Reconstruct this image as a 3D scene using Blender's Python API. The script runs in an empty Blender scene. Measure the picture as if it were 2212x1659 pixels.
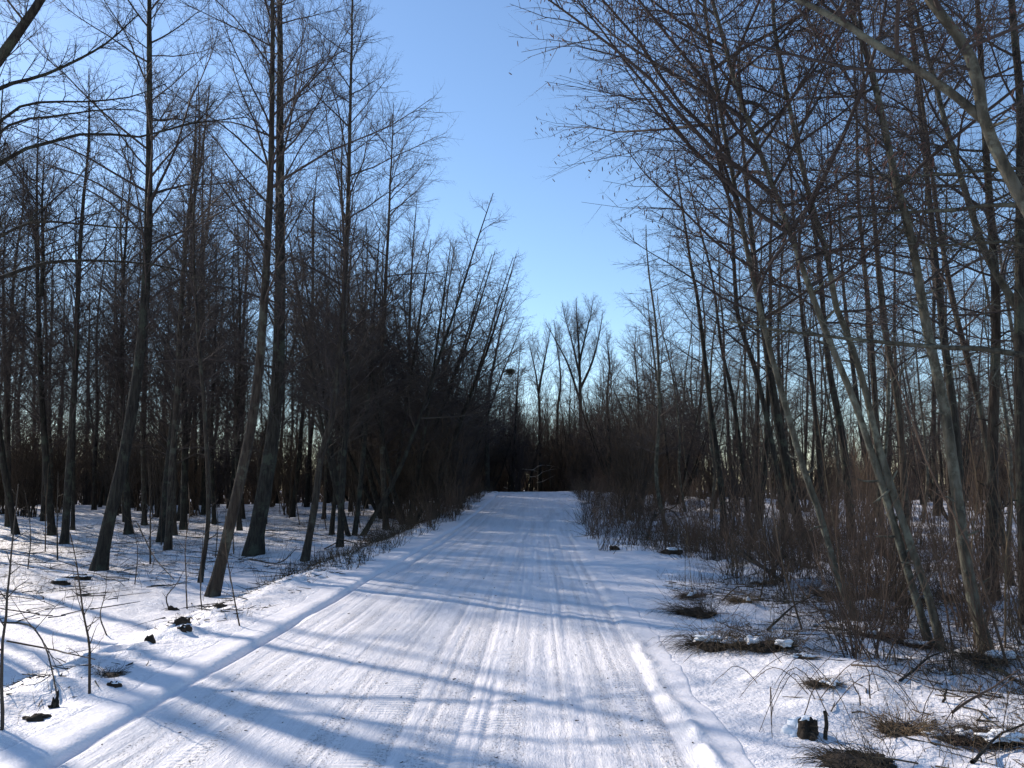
import bpy, math
import numpy as np
from mathutils import Vector, Matrix

scene = bpy.context.scene
# ------------------------------------------------------------------ camera
W0, H0, F0 = 2212.0, 1659.0, 1790.0            # photo grid used for measuring
PITCH, YAW = math.radians(6.6), math.radians(1.79)
CAM = np.array([0.0, 0.0, 1.6])
cam_d = bpy.data.cameras.new("camera")
cam = bpy.data.objects.new("camera", cam_d)
scene.collection.objects.link(cam)
cam.location = CAM
cam.rotation_euler = (math.pi / 2 + PITCH, 0, YAW)
cam_d.sensor_width = 36.0
cam_d.lens = 36.0 * F0 / W0
cam_d.clip_start = 0.05
cam_d.clip_end = 3000
scene.camera = cam
CR = np.array(Matrix.Rotation(YAW, 3, 'Z') @ Matrix.Rotation(math.pi / 2 + PITCH, 3, 'X'))

# ------------------------------------------------------------------ sky + sun
SUN_AZ, SUN_EL = math.radians(-51.0), math.radians(28.0)   # azimuth from +Y, negative = left
world = bpy.data.worlds.new("World")
scene.world = world
world.use_nodes = True
nt = world.node_tree
bg = nt.nodes["Background"]
sky = nt.nodes.new("ShaderNodeTexSky")
sky.sky_type = 'NISHITA'
sky.sun_disc = False
sky.sun_elevation = SUN_EL
sky.sun_rotation = SUN_AZ
sky.altitude = 50
sky.air_density = 1.0
sky.dust_density = 0.1
sky.ozone_density = 3.5
nt.links.new(sky.outputs[0], bg.inputs[0])
bg.inputs[1].default_value = 0.125
sv = Vector((math.sin(SUN_AZ) * math.cos(SUN_EL), math.cos(SUN_AZ) * math.cos(SUN_EL), math.sin(SUN_EL)))
sun_d = bpy.data.lights.new("sun", 'SUN')
sun_d.energy = 3.9
sun_d.angle = math.radians(0.53)
sun_d.color = (1.0, 0.90, 0.79)
sun = bpy.data.objects.new("sun", sun_d)
scene.collection.objects.link(sun)
sun.rotation_euler = sv.to_track_quat('Z', 'Y').to_euler()
sun.location = sv * 60
scene.view_settings.view_transform = 'Standard'
scene.view_settings.look = 'None'
scene.view_settings.gamma = 1.0
scene.view_settings.use_curve_mapping = False
scene.view_settings.exposure = 0.62
scene.cycles.max_bounces = 3
scene.cycles.diffuse_bounces = 1
scene.cycles.use_adaptive_sampling = True
scene.cycles.adaptive_threshold = 0.02
scene.cycles.glossy_bounces = 1
scene.cycles.debug_use_spatial_splits = False
scene.cycles.use_denoising = True

# ------------------------------------------------------------------ noise and terrain
_T = np.random.default_rng(5).random((256, 256))
def vn(x, y):
    x = np.asarray(x, float); y = np.asarray(y, float)
    xi = np.floor(x).astype(int); yi = np.floor(y).astype(int)
    xf = x - xi; yf = y - yi
    xf = xf * xf * (3 - 2 * xf); yf = yf * yf * (3 - 2 * yf)
    a = _T[xi & 255, yi & 255]; b = _T[(xi + 1) & 255, yi & 255]
    c = _T[xi & 255, (yi + 1) & 255]; d = _T[(xi + 1) & 255, (yi + 1) & 255]
    return (a * (1 - xf) + b * xf) * (1 - yf) + (c * (1 - xf) + d * xf) * yf - 0.5
def fbm(x, y, o=3):
    s = 0.0; a = 1.0
    for k in range(o):
        s = s + a * vn(x * 2 ** k + 17.3 * k, y * 2 ** k + 5.1 * k); a *= 0.5
    return s
def ss(a, b, x):
    t = np.clip((np.asarray(x, float) - a) / (b - a), 0, 1)
    return t * t * (3 - 2 * t)
def road_c(y):
    return -0.87 + 0.55 * ss(22, 45, y) - 0.012 * np.maximum(y - 47, 0) ** 2
def road_hw(y):
    return 1.9 + 0.0 * y
def zr(y):
    return 0.9 * ss(24, 50, y) - 1.7 * ss(50, 78, y)
def terrain(x, y):
    """snow surface without the ruts"""
    x = np.asarray(x, float); y = np.asarray(y, float)
    u = x - road_c(y); hw = road_hw(y)
    w = np.exp(-(np.maximum(np.abs(u) - 3.5, 0) / 10.0) ** 2)
    z = zr(y) * (0.45 + 0.55 * w)
    L = ss(hw + 0.8, hw + 2.7, -u); Rr = ss(hw + 1.2, hw + 3.6, u)
    z = z - 0.42 * L - 0.16 * Rr
    z = z + 0.022 * fbm(x * 0.7, y * 0.7, 2)
    bl = ss(hw + 0.15, hw + 0.9, -u); br = ss(hw + 0.05, hw + 1.4, u)
    z = z + bl * (1 - L) * (0.08 * fbm(x * 2.6, y * 2.6, 4)) + ss(hw + 0.7, hw + 1.1, -u) * (1 - ss(hw + 1.7, hw + 2.6, -u)) * (0.10 * np.abs(fbm(x * 4.1 + 3, y * 3.1, 3)) + 0.02)
    z = z + L * (0.09 * fbm(x * 0.9 + 40, y * 0.9, 3))
    z = z + br * (1 - Rr) * (0.03 * fbm(x * 6, y * 6, 2) + 0.02 + 0.13 * fbm(x * 1.5 + 9, y * 1.5, 3))
    b = fbm(x * 1.25 + 71, y * 1.25 + 3, 4)
    z = z + Rr * (0.22 * b + 0.13 * np.maximum(fbm(x * 2.9, y * 2.9 + 30, 3), 0) + 0.035 * fbm(x * 7, y * 7 + 8, 2))
    return z
def on_road(x, y):
    u = np.asarray(x) - road_c(y)
    return np.abs(u) < road_hw(y) + 0.3
def ground_z(x, y):
    return float(terrain(np.array([x]), np.array([y]))[0])
def ray(px, py):
    v = CR @ np.array([(px - W0 / 2) / F0, -(py - H0 / 2) / F0, -1.0])
    return v / np.linalg.norm(v)
def at(px, py, Y):
    v = ray(px, py)
    return CAM + v * (Y / v[1])
def hit(px, py):
    v = ray(px, py)
    t = np.exp(np.linspace(math.log(2.0), math.log(120), 2500))
    P = CAM + v * t[:, None]
    below = P[:, 2] < terrain(P[:, 0], P[:, 1])
    i = int(np.argmax(below)) if below.any() else len(t) - 1
    p = P[i].copy(); p[2] = ground_z(p[0], p[1])
    return p

# ------------------------------------------------------------------ materials
def mat(name, cols, scale=6.0, stretch=(1, 1, 1), rough=0.85, bump=0.0, bscale=None, rnd=0.0, detail=4, dist=0.02, spec=0.3, patch=None):
    m = bpy.data.materials.new(name); m.use_nodes = True
    n = m.node_tree.nodes; l = m.node_tree.links
    b = n["Principled BSDF"]
    b.inputs["Roughness"].default_value = rough
    b.inputs["Specular IOR Level"].default_value = spec
    tc = n.new("ShaderNodeTexCoord"); mp = n.new("ShaderNodeMapping")
    mp.inputs["Scale"].default_value = stretch
    l.new(tc.outputs["Object"], mp.inputs[0])
    nz = n.new("ShaderNodeTexNoise"); nz.inputs["Scale"].default_value = scale; nz.inputs["Detail"].default_value = detail
    l.new(mp.outputs[0], nz.inputs["Vector"])
    cr = n.new("ShaderNodeValToRGB")
    el = cr.color_ramp.elements
    k = len(cols)
    el[0].position = 0.32; el[0].color = (*cols[0], 1)
    el[1].position = 0.68; el[1].color = (*cols[-1], 1)
    for i in range(1, k - 1):
        e = el.new(0.32 + 0.36 * i / (k - 1)); e.color = (*cols[i], 1)
    l.new(nz.outputs[0], cr.inputs[0])
    out = cr.outputs[0]
    if patch:                                  # lichen and algae blotches
        pn = n.new("ShaderNodeTexNoise"); pn.inputs["Scale"].default_value = patch[1]; pn.inputs["Detail"].default_value = 6; pn.inputs["Roughness"].default_value = 0.7
        l.new(tc.outputs["Object"], pn.inputs["Vector"])
        pr = n.new("ShaderNodeValToRGB"); pr.color_ramp.elements[0].position = 0.52; pr.color_ramp.elements[1].position = 0.62
        l.new(pn.outputs[0], pr.inputs[0])
        mx = n.new("ShaderNodeMix"); mx.data_type = 'RGBA'; l.new(pr.outputs[0], mx.inputs[0]); l.new(out, mx.inputs[6]); mx.inputs[7].default_value = (*patch[0], 1)
        out = mx.outputs[2]
    if rnd > 0:
        oi = n.new("ShaderNodeObjectInfo"); hs = n.new("ShaderNodeHueSaturation")
        mr = n.new("ShaderNodeMapRange")
        mr.inputs[3].default_value = 1 - rnd; mr.inputs[4].default_value = 1 + rnd
        l.new(oi.outputs["Random"], mr.inputs[0]); l.new(mr.outputs[0], hs.inputs["Value"])
        l.new(out, hs.inputs["Color"]); out = hs.outputs[0]
    l.new(out, b.inputs["Base Color"])
    if bump > 0:
        n2 = n.new("ShaderNodeTexNoise"); n2.inputs["Scale"].default_value = bscale or scale * 2; n2.inputs["Detail"].default_value = 5
        l.new(mp.outputs[0], n2.inputs["Vector"])
        bp = n.new("ShaderNodeBump"); bp.inputs["Strength"].default_value = bump; bp.inputs["Distance"].default_value = dist
        l.new(n2.outputs[0], bp.inputs["Height"]); l.new(bp.outputs[0], b.inputs["Normal"])
    return m

M = {}
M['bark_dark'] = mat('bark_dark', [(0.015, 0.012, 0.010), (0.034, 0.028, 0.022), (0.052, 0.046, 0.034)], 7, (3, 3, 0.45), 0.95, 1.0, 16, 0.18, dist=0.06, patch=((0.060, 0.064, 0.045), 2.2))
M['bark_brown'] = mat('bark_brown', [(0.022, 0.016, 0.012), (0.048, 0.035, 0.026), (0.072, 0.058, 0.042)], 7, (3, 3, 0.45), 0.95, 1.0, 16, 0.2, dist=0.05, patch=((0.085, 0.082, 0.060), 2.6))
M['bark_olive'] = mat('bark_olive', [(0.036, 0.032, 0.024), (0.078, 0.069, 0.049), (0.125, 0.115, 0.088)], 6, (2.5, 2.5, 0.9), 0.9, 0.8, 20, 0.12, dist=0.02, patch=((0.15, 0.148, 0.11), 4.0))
M['twig'] = mat('twig', [(0.040, 0.030, 0.026), (0.070, 0.053, 0.046)], 2, (1, 1, 1), 0.8, rnd=0.2)
M['twig_grey'] = mat('twig_grey', [(0.048, 0.036, 0.027), (0.085, 0.066, 0.050)], 2, (1, 1, 1), 0.8, rnd=0.2)
M['twig_red'] = mat('twig_red', [(0.070, 0.042, 0.030), (0.135, 0.086, 0.056)], 3, (1, 1, 1), 0.75, rnd=0.25)
M['shrub'] = mat('shrub_wood', [(0.055, 0.036, 0.024), (0.115, 0.078, 0.050)], 2, (1, 1, 1), 0.85, rnd=0.3)
M['straw'] = mat('dry_straw', [(0.12, 0.075, 0.04), (0.26, 0.18, 0.10)], 3, (1, 1, 1), 0.8, rnd=0.25)
M['weed'] = mat('dead_weed', [(0.045, 0.033, 0.023), (0.12, 0.088, 0.055)], 3, (1, 1, 1), 0.85, rnd=0.2)
M['soil'] = mat('soil', [(0.022, 0.016, 0.012), (0.06, 0.042, 0.028)], 14, (1, 1, 1), 0.95, 0.9, 40, 0.1)
M['catkin'] = mat('catkin', [(0.060, 0.030, 0.026), (0.11, 0.055, 0.042)], 30, (1, 1, 1), 0.8)
M['mistletoe'] = mat('mistletoe', [(0.03, 0.04, 0.015), (0.06, 0.075, 0.03)], 5, (1, 1, 1), 0.7)
M['pale_wood'] = mat('pale_wood', [(0.35, 0.32, 0.28), (0.55, 0.52, 0.47)], 5, (1, 1, 1), 0.8)

def snow_mat(name, road):
    m = bpy.data.materials.new(name); m.use_nodes = True
    n = m.node_tree.nodes; l = m.node_tree.links
    b = n["Principled BSDF"]
    b.inputs["Roughness"].default_value = 0.55
    b.inputs["Specular IOR Level"].default_value = 0.25
    tc = n.new("ShaderNodeTexCoord")
    def noise(scale, stretch=(1, 1, 1), detail=4, rough=0.55):
        mp = n.new("ShaderNodeMapping"); mp.inputs["Scale"].default_value = stretch
        l.new(tc.outputs["Object"], mp.inputs[0])
        z = n.new("ShaderNodeTexNoise"); z.inputs["Scale"].default_value = scale; z.inputs["Detail"].default_value = detail
        z.inputs["Roughness"].default_value = rough
        l.new(mp.outputs[0], z.inputs["Vector"]); return z.outputs[0]
    def ramp(v, a, c0, c1, bb):
        r = n.new("ShaderNodeValToRGB"); e = r.color_ramp.elements
        e[0].position = a; e[0].color = c0; e[1].position = bb; e[1].color = c1
        l.new(v, r.inputs[0]); return r.outputs[0]
    def mix(f, a, c):
        x = n.new("ShaderNodeMix"); x.data_type = 'RGBA'
        l.new(f, x.inputs[0])
        for s, v in ((6, a), (7, c)):
            if isinstance(v, tuple): x.inputs[s].default_value = v
            else: l.new(v, x.inputs[s])
        return x.outputs[2]
    def math_(op, a, c):
        x = n.new("ShaderNodeMath"); x.operation = op
        for s, v in ((0, a), (1, c)):
            if isinstance(v, (int, float)): x.inputs[s].default_value = v
            else: l.new(v, x.inputs[s])
        return x.outputs[0]
    white = (0.87, 0.84, 0.855, 1)
    if road:
        st = noise(9, (1, 0.05, 1), 5, 0.65)
        col = mix(ramp(st, 0.40, (0, 0, 0, 1), (1, 1, 1, 1), 0.72), white, (0.76, 0.735, 0.745, 1))
        pt = noise(1.1, (1, 0.35, 1), 3)
        col = mix(ramp(pt, 0.45, (0, 0, 0, 1), (0.6, 0.6, 0.6, 1), 0.75), col, (0.80, 0.77, 0.77, 1))
        # gritty flecks in lines along the tracks
        fl = noise(70, (1, 0.55, 1), 2)
        ln = noise(5, (1.3, 0.02, 1), 2)
        f = math_('MULTIPLY', ramp(fl, 0.56, (0, 0, 0, 1), (1, 1, 1, 1), 0.64), ramp(ln, 0.50, (0, 0, 0, 1), (1, 1, 1, 1), 0.62))
        col = mix(f, col, (0.48, 0.46, 0.47, 1))
        pkd = n.new("ShaderNodeVertexColor"); pkd.layer_name = "packed"; pkd = pkd.outputs[0]
        col = mix(pkd, white, col)
        l.new(col, b.inputs["Base Color"])
        # tread ladders in bands along the road
        sx = n.new("ShaderNodeSeparateXYZ"); l.new(tc.outputs["Object"], sx.inputs[0])
        lad = math_('SINE', math_('MULTIPLY', sx.outputs[1], 105.0), 0)
        band = math_('MULTIPLY', ramp(noise(2.3, (1, 0.012, 1), 1), 0.53, (0, 0, 0, 1), (1, 1, 1, 1), 0.57), ramp(noise(0.8, (1, 1, 1), 2), 0.45, (0, 0, 0, 1), (1, 1, 1, 1), 0.55))
        hh = math_('MULTIPLY', math_('MULTIPLY', lad, band), 0.40)
        hh = math_('ADD', hh, noise(45, (1, 0.16, 1), 5, 0.7))
        hh = math_('ADD', hh, math_('MULTIPLY', noise(16, (1, 0.03, 1), 3), 0.8))
        hh = math_('ADD', hh, math_('MULTIPLY', f, -1.3))
        hh = math_('ADD', math_('MULTIPLY', hh, pkd), math_('MULTIPLY', noise(7, (1, 1, 1), 5, 0.6), 2.0))
        dist = 0.012
    else:
        lit = noise(1.1, (1, 1, 1), 6, 0.72)
        geo = n.new("ShaderNodeVertexColor"); geo.layer_name = "litter"
        t = math_('MULTIPLY', ramp(lit, 0.47, (0, 0, 0, 1), (1, 1, 1, 1), 0.57), geo.outputs[0])
        fine = noise(20, (1, 1, 1), 4, 0.7)
        t = math_('MULTIPLY', t, ramp(fine, 0.44, (0, 0, 0, 1), (1, 1, 1, 1), 0.58))
        dirt = mix(noise(30), (0.05, 0.036, 0.024, 1), (0.15, 0.105, 0.065, 1))
        col = mix(t, white, dirt)
        l.new(col, b.inputs["Base Color"])
        hh = math_('ADD', noise(7, (1, 1, 1), 5, 0.6), math_('MULTIPLY', noise(40, (1, 1, 1), 3), 0.25))
        dist = 0.055
    bp = n.new("ShaderNodeBump"); bp.inputs["Strength"].default_value = 0.8; bp.inputs["Distance"].default_value = dist
    l.new(hh, bp.inputs["Height"]); l.new(bp.outputs[0], b.inputs["Normal"])
    return m
M['snow'] = snow_mat('snow', False)
M['road_snow'] = snow_mat('road_snow', True)
M['snow_cap'] = mat('snow_cap', [(0.80, 0.82, 0.86), (0.86, 0.87, 0.90)], 4, (1, 1, 1), 0.6, 0.3, 20)

# ------------------------------------------------------------------ mesh helpers
COL = scene.collection
def mesh_np(name, V, Q, smooth=True, material=None):
    V = np.ascontiguousarray(V, np.float32); Q = np.ascontiguousarray(Q, np.int32)
    me = bpy.data.meshes.new(name)
    me.vertices.add(len(V)); me.vertices.foreach_set("co", V.ravel())
    me.loops.add(Q.size); me.loops.foreach_set("vertex_index", Q.ravel())
    me.polygons.add(len(Q))
    k = Q.shape[1]
    me.polygons.foreach_set("loop_start", np.arange(0, Q.size, k, dtype=np.int32))
    me.polygons.foreach_set("loop_total", np.full(len(Q), k, np.int32))
    if smooth: me.polygons.foreach_set("use_smooth", np.ones(len(Q), bool))
    me.update(calc_edges=True)
    if material: me.materials.append(material)
    return me
def norm(v):
    return v / (np.linalg.norm(v, axis=-1, keepdims=True) + 1e-9)
def tubes(P, R, S=3):
    """P (N,K,3) centre lines, R (N,K) radii -> verts, quads"""
    P = np.asarray(P, float); R = np.asarray(R, float)
    N, K, _ = P.shape
    T = norm(np.gradient(P, axis=1))
    mean = norm(P[:, -1] - P[:, 0])
    ref = np.where(np.abs(mean[:, 2:3]) < 0.8, np.array([[0, 0, 1.0]]), np.array([[1.0, 0, 0]]))
    u = norm(np.cross(T, ref[:, None, :])); v = np.cross(T, u)
    a = np.arange(S) * 2 * math.pi / S
    V = P[:, :, None, :] + R[:, :, None, None] * (np.cos(a)[None, None, :, None] * u[:, :, None, :] + np.sin(a)[None, None, :, None] * v[:, :, None, :])
    base = (np.arange(N)[:, None, None] * K + np.arange(K - 1)[None, :, None]) * S
    j = np.arange(S)[None, None, :]; j2 = (j + 1) % S
    Q = np.stack([base + j, base + j2, base + S + j2, base + S + j], -1).reshape(-1, 4)
    return V.reshape(-1, 3), Q
def cones(P, R):
    """one tapered three-sided spike from P[:,0] to P[:,-1]"""
    N = len(P)
    T = norm(P[:, -1] - P[:, 0])
    ref = np.where(np.abs(T[:, 2:3]) < 0.8, np.array([[0, 0, 1.0]]), np.array([[1.0, 0, 0]]))
    u = norm(np.cross(T, ref)); v = np.cross(T, u)
    a = np.arange(3) * 2 * math.pi / 3
    B = P[:, 0][:, None] + R[:, 0][:, None, None] * (np.cos(a)[None, :, None] * u[:, None] + np.sin(a)[None, :, None] * v[:, None])
    V = np.concatenate([B, P[:, -1][:, None]], 1)
    i = np.arange(N)[:, None] * 4
    Tn = np.stack([np.stack([i[:, 0] + k, i[:, 0] + (k + 1) % 3, i[:, 0] + 3], -1) for k in range(3)], 1).reshape(-1, 3)
    return V.reshape(-1, 3), Tn
def merge(parts):
    """join; everything becomes triangles when some parts are triangles"""
    tri = any(q.shape[1] == 3 for _, q in parts)
    Vs, Qs, o = [], [], 0
    for V, Q in parts:
        if tri and Q.shape[1] == 4: Q = np.concatenate([Q[:, [0, 1, 2]], Q[:, [0, 2, 3]]])
        Vs.append(V); Qs.append(Q + o); o += len(V)
    return np.concatenate(Vs), np.concatenate(Qs)
def tag(o, label=None, cat=None, group=None, kind=None):
    if label: o["label"] = label
    if cat: o["category"] = cat
    if group: o["group"] = group
    if kind: o["kind"] = kind
    return o
def add(name, me, parent=None, loc=None):
    o = bpy.data.objects.new(name, me); COL.objects.link(o)
    if parent: o.parent = parent
    if loc is not None: o.location = loc
    return o
def empty(name, loc):
    o = bpy.data.objects.new(name, None); COL.objects.link(o); o.location = loc
    o.empty_display_size = 0.2
    return o
def copy_tree(root, loc, rz=0.0, sc=1.0, tilt=(0, 0)):
    r = root.copy(); COL.objects.link(r); r.location = loc
    r.rotation_euler = (tilt[0], tilt[1], rz); r.scale = (sc, sc, sc)
    for ch in root.children:
        c = ch.copy(); COL.objects.link(c); c.parent = r
    return r
def resample(pts, K):
    """Catmull-Rom through pts, K points"""
    p = np.asarray(pts, float); n = len(p)
    q = np.vstack([2 * p[0] - p[1], p, 2 * p[-1] - p[-2]])
    d = np.concatenate([[0], np.cumsum(np.linalg.norm(np.diff(p, axis=0), axis=1))]); d /= d[-1]
    out = []
    for s in np.linspace(0, 1, K):
        i = min(max(int(np.searchsorted(d, s, 'right')) - 1, 0), n - 2)
        t = (s - d[i]) / (d[i + 1] - d[i] + 1e-9)
        a, b, c, e = q[i], q[i + 1], q[i + 2], q[i + 3]
        out.append(0.5 * (2 * b + (c - a) * t + (2 * a - 5 * b + 4 * c - e) * t * t + (3 * b - a - 3 * c + e) * t ** 3))
    return np.array(out)

# ------------------------------------------------------------------ branching
def spawn(rng, P, R, n, u0, u1, ang, angsd, length, K, rad, curl=0.0, jit=0.12, flat=0.0, tip=0.25):
    """n children on each of the N parent lines. length: array (N,) or scalar. flat: how far the spray stays level"""
    N, KP, _ = P.shape
    Mn = N * n
    u = (u0 + (u1 - u0) * (np.arange(n)[None, :] + rng.random((N, n))) / n)
    f = u * (KP - 1); i = np.clip(f.astype(int), 0, KP - 2); fr = (f - i)[..., None]
    r_ = np.arange(N)[:, None]
    o = P[r_, i] * (1 - fr) + P[r_, i + 1] * fr
    T = norm(P[r_, i + 1] - P[r_, i])
    pr = R[r_, i] * (1 - fr[..., 0]) + R[r_, i + 1] * fr[..., 0]
    o = o.reshape(Mn, 3); T = T.reshape(Mn, 3); pr = pr.ravel(); u = u.ravel()
    side = norm(np.cross(T, np.array([0, 0, 1.0])) + 1e-4)
    upv = np.cross(side, T)
    sgn = np.where((np.arange(Mn) % 2) == 0, 1.0, -1.0)
    az = rng.uniform(0, 2 * math.pi, Mn)
    azf = np.where(sgn > 0, 0.0, math.pi) + rng.normal(0, 0.45, Mn)
    az = np.where(rng.random(Mn) < flat, azf, az)
    perp = np.cos(az)[:, None] * side + np.sin(az)[:, None] * upv
    a = np.radians(rng.normal(ang, angsd, Mn))[:, None]
    d = np.cos(a) * T + np.sin(a) * perp
    Ln = (np.broadcast_to(np.asarray(length, float), (N,))[:, None] * np.ones((N, n))).ravel()
    Ln = Ln * (1.1 - 0.65 * u) * rng.uniform(0.55, 1.15, Mn)
    pts = [o]; p = o
    seg = (Ln / (K - 1))[:, None]
    for k in range(K - 1):
        d = norm(d + np.array([0, 0, curl]) / (K - 1) + rng.normal(0, jit, (Mn, 3)))
        p = p + d * seg; pts.append(p)
    Pn = np.stack(pts, 1)
    r0 = np.minimum(pr * 0.75, rad)
    Rn = r0[:, None] * np.linspace(1, tip, K)[None, :]
    return Pn, Rn, Ln

# boughs: a few shapes of several lengths, shared by all the front trees
BOUGH_L = [0.8, 1.5, 2.5, 3.8]
def bough(seed, L, e0, curl, droop, flat, heavy=True, catk=False):
    rng = np.random.default_rng(seed)
    K = 9; p = np.zeros((1, 3)); d = np.array([[math.cos(e0), 0, math.sin(e0)]]); pts = [p]
    for k in range(K - 1):
        d = norm(d + np.array([0, 0, curl - 2 * droop * k / K]) / (K - 1) + rng.normal(0, 0.085, (1, 3))); p = p + d * L / (K - 1); pts.append(p)
    P1 = np.stack(pts, 1); R1 = (0.004 + 0.0068 * L) * np.linspace(1, 0.2, K)[None] ** 1.1
    parts = [tubes(P1, R1, 5)]
    n2 = int(6 + (4.5 if heavy else 3.5) * L)
    P2, R2, L2 = spawn(rng, P1, R1, n2, 0.10, 0.98, 46, 13, min(0.55 * L, 1.9), 5 if heavy else 4, 0.0068, curl=curl * 0.6 - droop, jit=0.14, flat=flat, tip=0.32)
    parts.append(tubes(P2, R2, 3))
    P3, R3, L3 = spawn(rng, P2, R2, 7 if heavy else 6, 0.1, 1.0, 44, 14, np.clip(0.5 * L2, 0.2, 0.75), 3, 0.0034, curl=0.15 - droop, jit=0.14, flat=flat * 0.6, tip=0.5)
    parts.append(cones(P3, R3 * 1.3))
    P4, R4, L4 = spawn(rng, P3, R3, 3 if heavy else 2, 0.2, 1.0, 46, 14, np.clip(0.5 * L3, 0.08, 0.3), 2, 0.0023 if heavy else 0.003, curl=0, jit=0.1, tip=0.5)
    parts.append(cones(P4, R4))
    cat = None
    if catk:
        o = P4[rng.random(len(P4)) < 0.16, -1]; n = len(o)
        ln = rng.uniform(0.035, 0.085, n); dv = norm(np.concatenate([rng.normal(0, 0.2, (n, 2)), -np.ones((n, 1))], 1))
        C = np.stack([o, o + dv * (ln * 0.25)[:, None], o + dv * (ln * 0.75)[:, None], o + dv * ln[:, None]], 1)
        cat = tubes(C, np.tile(np.array([0.002, 0.007, 0.007, 0.0015]), (n, 1)), 3)
    V, Q = merge(parts)
    return V, Q, cat
KINDS = {'up': (math.radians(36), 0.45, 0.0, 0.3), 'wide': (math.radians(20), 0.25, 0.18, 0.6)}
BOUGHS, BOUGH_MESH = {}, {}
def bough_arr(kind, li, v, heavy):
    k = (kind, li, v, heavy)
    if k not in BOUGHS:
        e0, cu, dr, fl = KINDS[kind]
        BOUGHS[k] = bough(5000 + li * 10 + v + (100 if kind == 'wide' else 0) + (1000 if heavy else 0), BOUGH_L[li], e0, cu, dr, fl, heavy, heavy and kind == 'wide')
    return BOUGHS[k]
def bough_mesh(kind, li, v, twig):
    k = (kind, li, v, twig)
    if k not in BOUGH_MESH:
        V, Q, c = bough_arr(kind, li, v, True)
        BOUGH_MESH[k] = (mesh_np('branch', V, Q, False, M[twig]), mesh_np('catkins', c[0], c[1], False, M['catkin']) if c else None)
    return BOUGH_MESH[k]
def bough_spots(rng, tp, tr, lo, n1, L1, ang1, topang, kind):
    K = len(tp)
    t = (np.arange(n1) + rng.random(n1)) / n1; u = lo + (0.99 - lo) * t
    f = u * (K - 1); i = np.clip(f.astype(int), 0, K - 2); fr = (f - i)[:, None]
    o = tp[i] * (1 - fr) + tp[i + 1] * fr
    env = (0.5 + 0.5 * np.sin(math.pi * t ** 0.6)) * np.clip(1.04 - t, 0, 1) ** 0.36 * rng.uniform(0.4, 1.2, n1)
    Ln = np.clip(L1 * env, 0.45, 5.5)
    az = np.arange(n1) * 2.39996 + rng.normal(0, 0.6, n1)
    el = np.radians(90 - (ang1 + (topang - ang1) * t) + rng.normal(0, 11, n1))
    e0 = KINDS[kind][0]
    out = []
    for k in range(n1):
        li = int(np.argmin(np.abs(np.log(np.array(BOUGH_L) / Ln[k]))))
        mt = Matrix.Translation(o[k]) @ Matrix.Rotation(az[k], 4, 'Z') @ Matrix.Rotation(-(el[k] - e0), 4, 'Y') @ Matrix.Rotation(rng.normal(0, 0.5), 4, 'X') @ Matrix.Scale(Ln[k] / BOUGH_L[li], 4)
        out.append((li, int(rng.integers(2)), mt))
    return out

def trunk_mesh(rng, tp, r0, rtip=0.012, flare=0.45, S=12, power=0.85):
    K = len(tp)
    s = np.linspace(0, 1, K)
    r = rtip + (r0 - rtip) * (1 - s) ** power
    d = np.concatenate([[0], np.cumsum(np.linalg.norm(np.diff(tp, axis=0), axis=1))])
    r = r * (1 + flare * np.exp(-d / 0.28))
    r = r * (1 + rng.normal(0, 0.025, K))
    V, Q = tubes(tp[None], r[None], S)
    # uneven cross-section, stronger at the root flare
    V = V.reshape(K, S, 3)
    ang = np.arange(S) * 2 * math.pi / S
    ph = rng.uniform(0, 6.28, 3)
    lob = 0.10 * np.sin(3 * ang + ph[0]) + 0.06 * np.sin(5 * ang + ph[1])
    k = (0.35 + 1.6 * np.exp(-d / 0.35))[:, None] * lob[None] + rng.normal(0, 0.018, (K, S))
    V = tp[:, None, :] + (V - tp[:, None, :]) * (1 + k)[..., None]
    V = V.reshape(-1, 3)
    if S >= 10:                                # snapped-off stubs and knots on the lower trunk
        sp, sr, _ = spawn(rng, tp[None], r[None], 11, 0.05, 0.5, 72, 12, 0.28, 4, 0.016, curl=0.1, jit=0.15, tip=0.55)
        V, Q = merge([(V, Q), tubes(sp, sr, 5)])
    return V, Q, r

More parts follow.
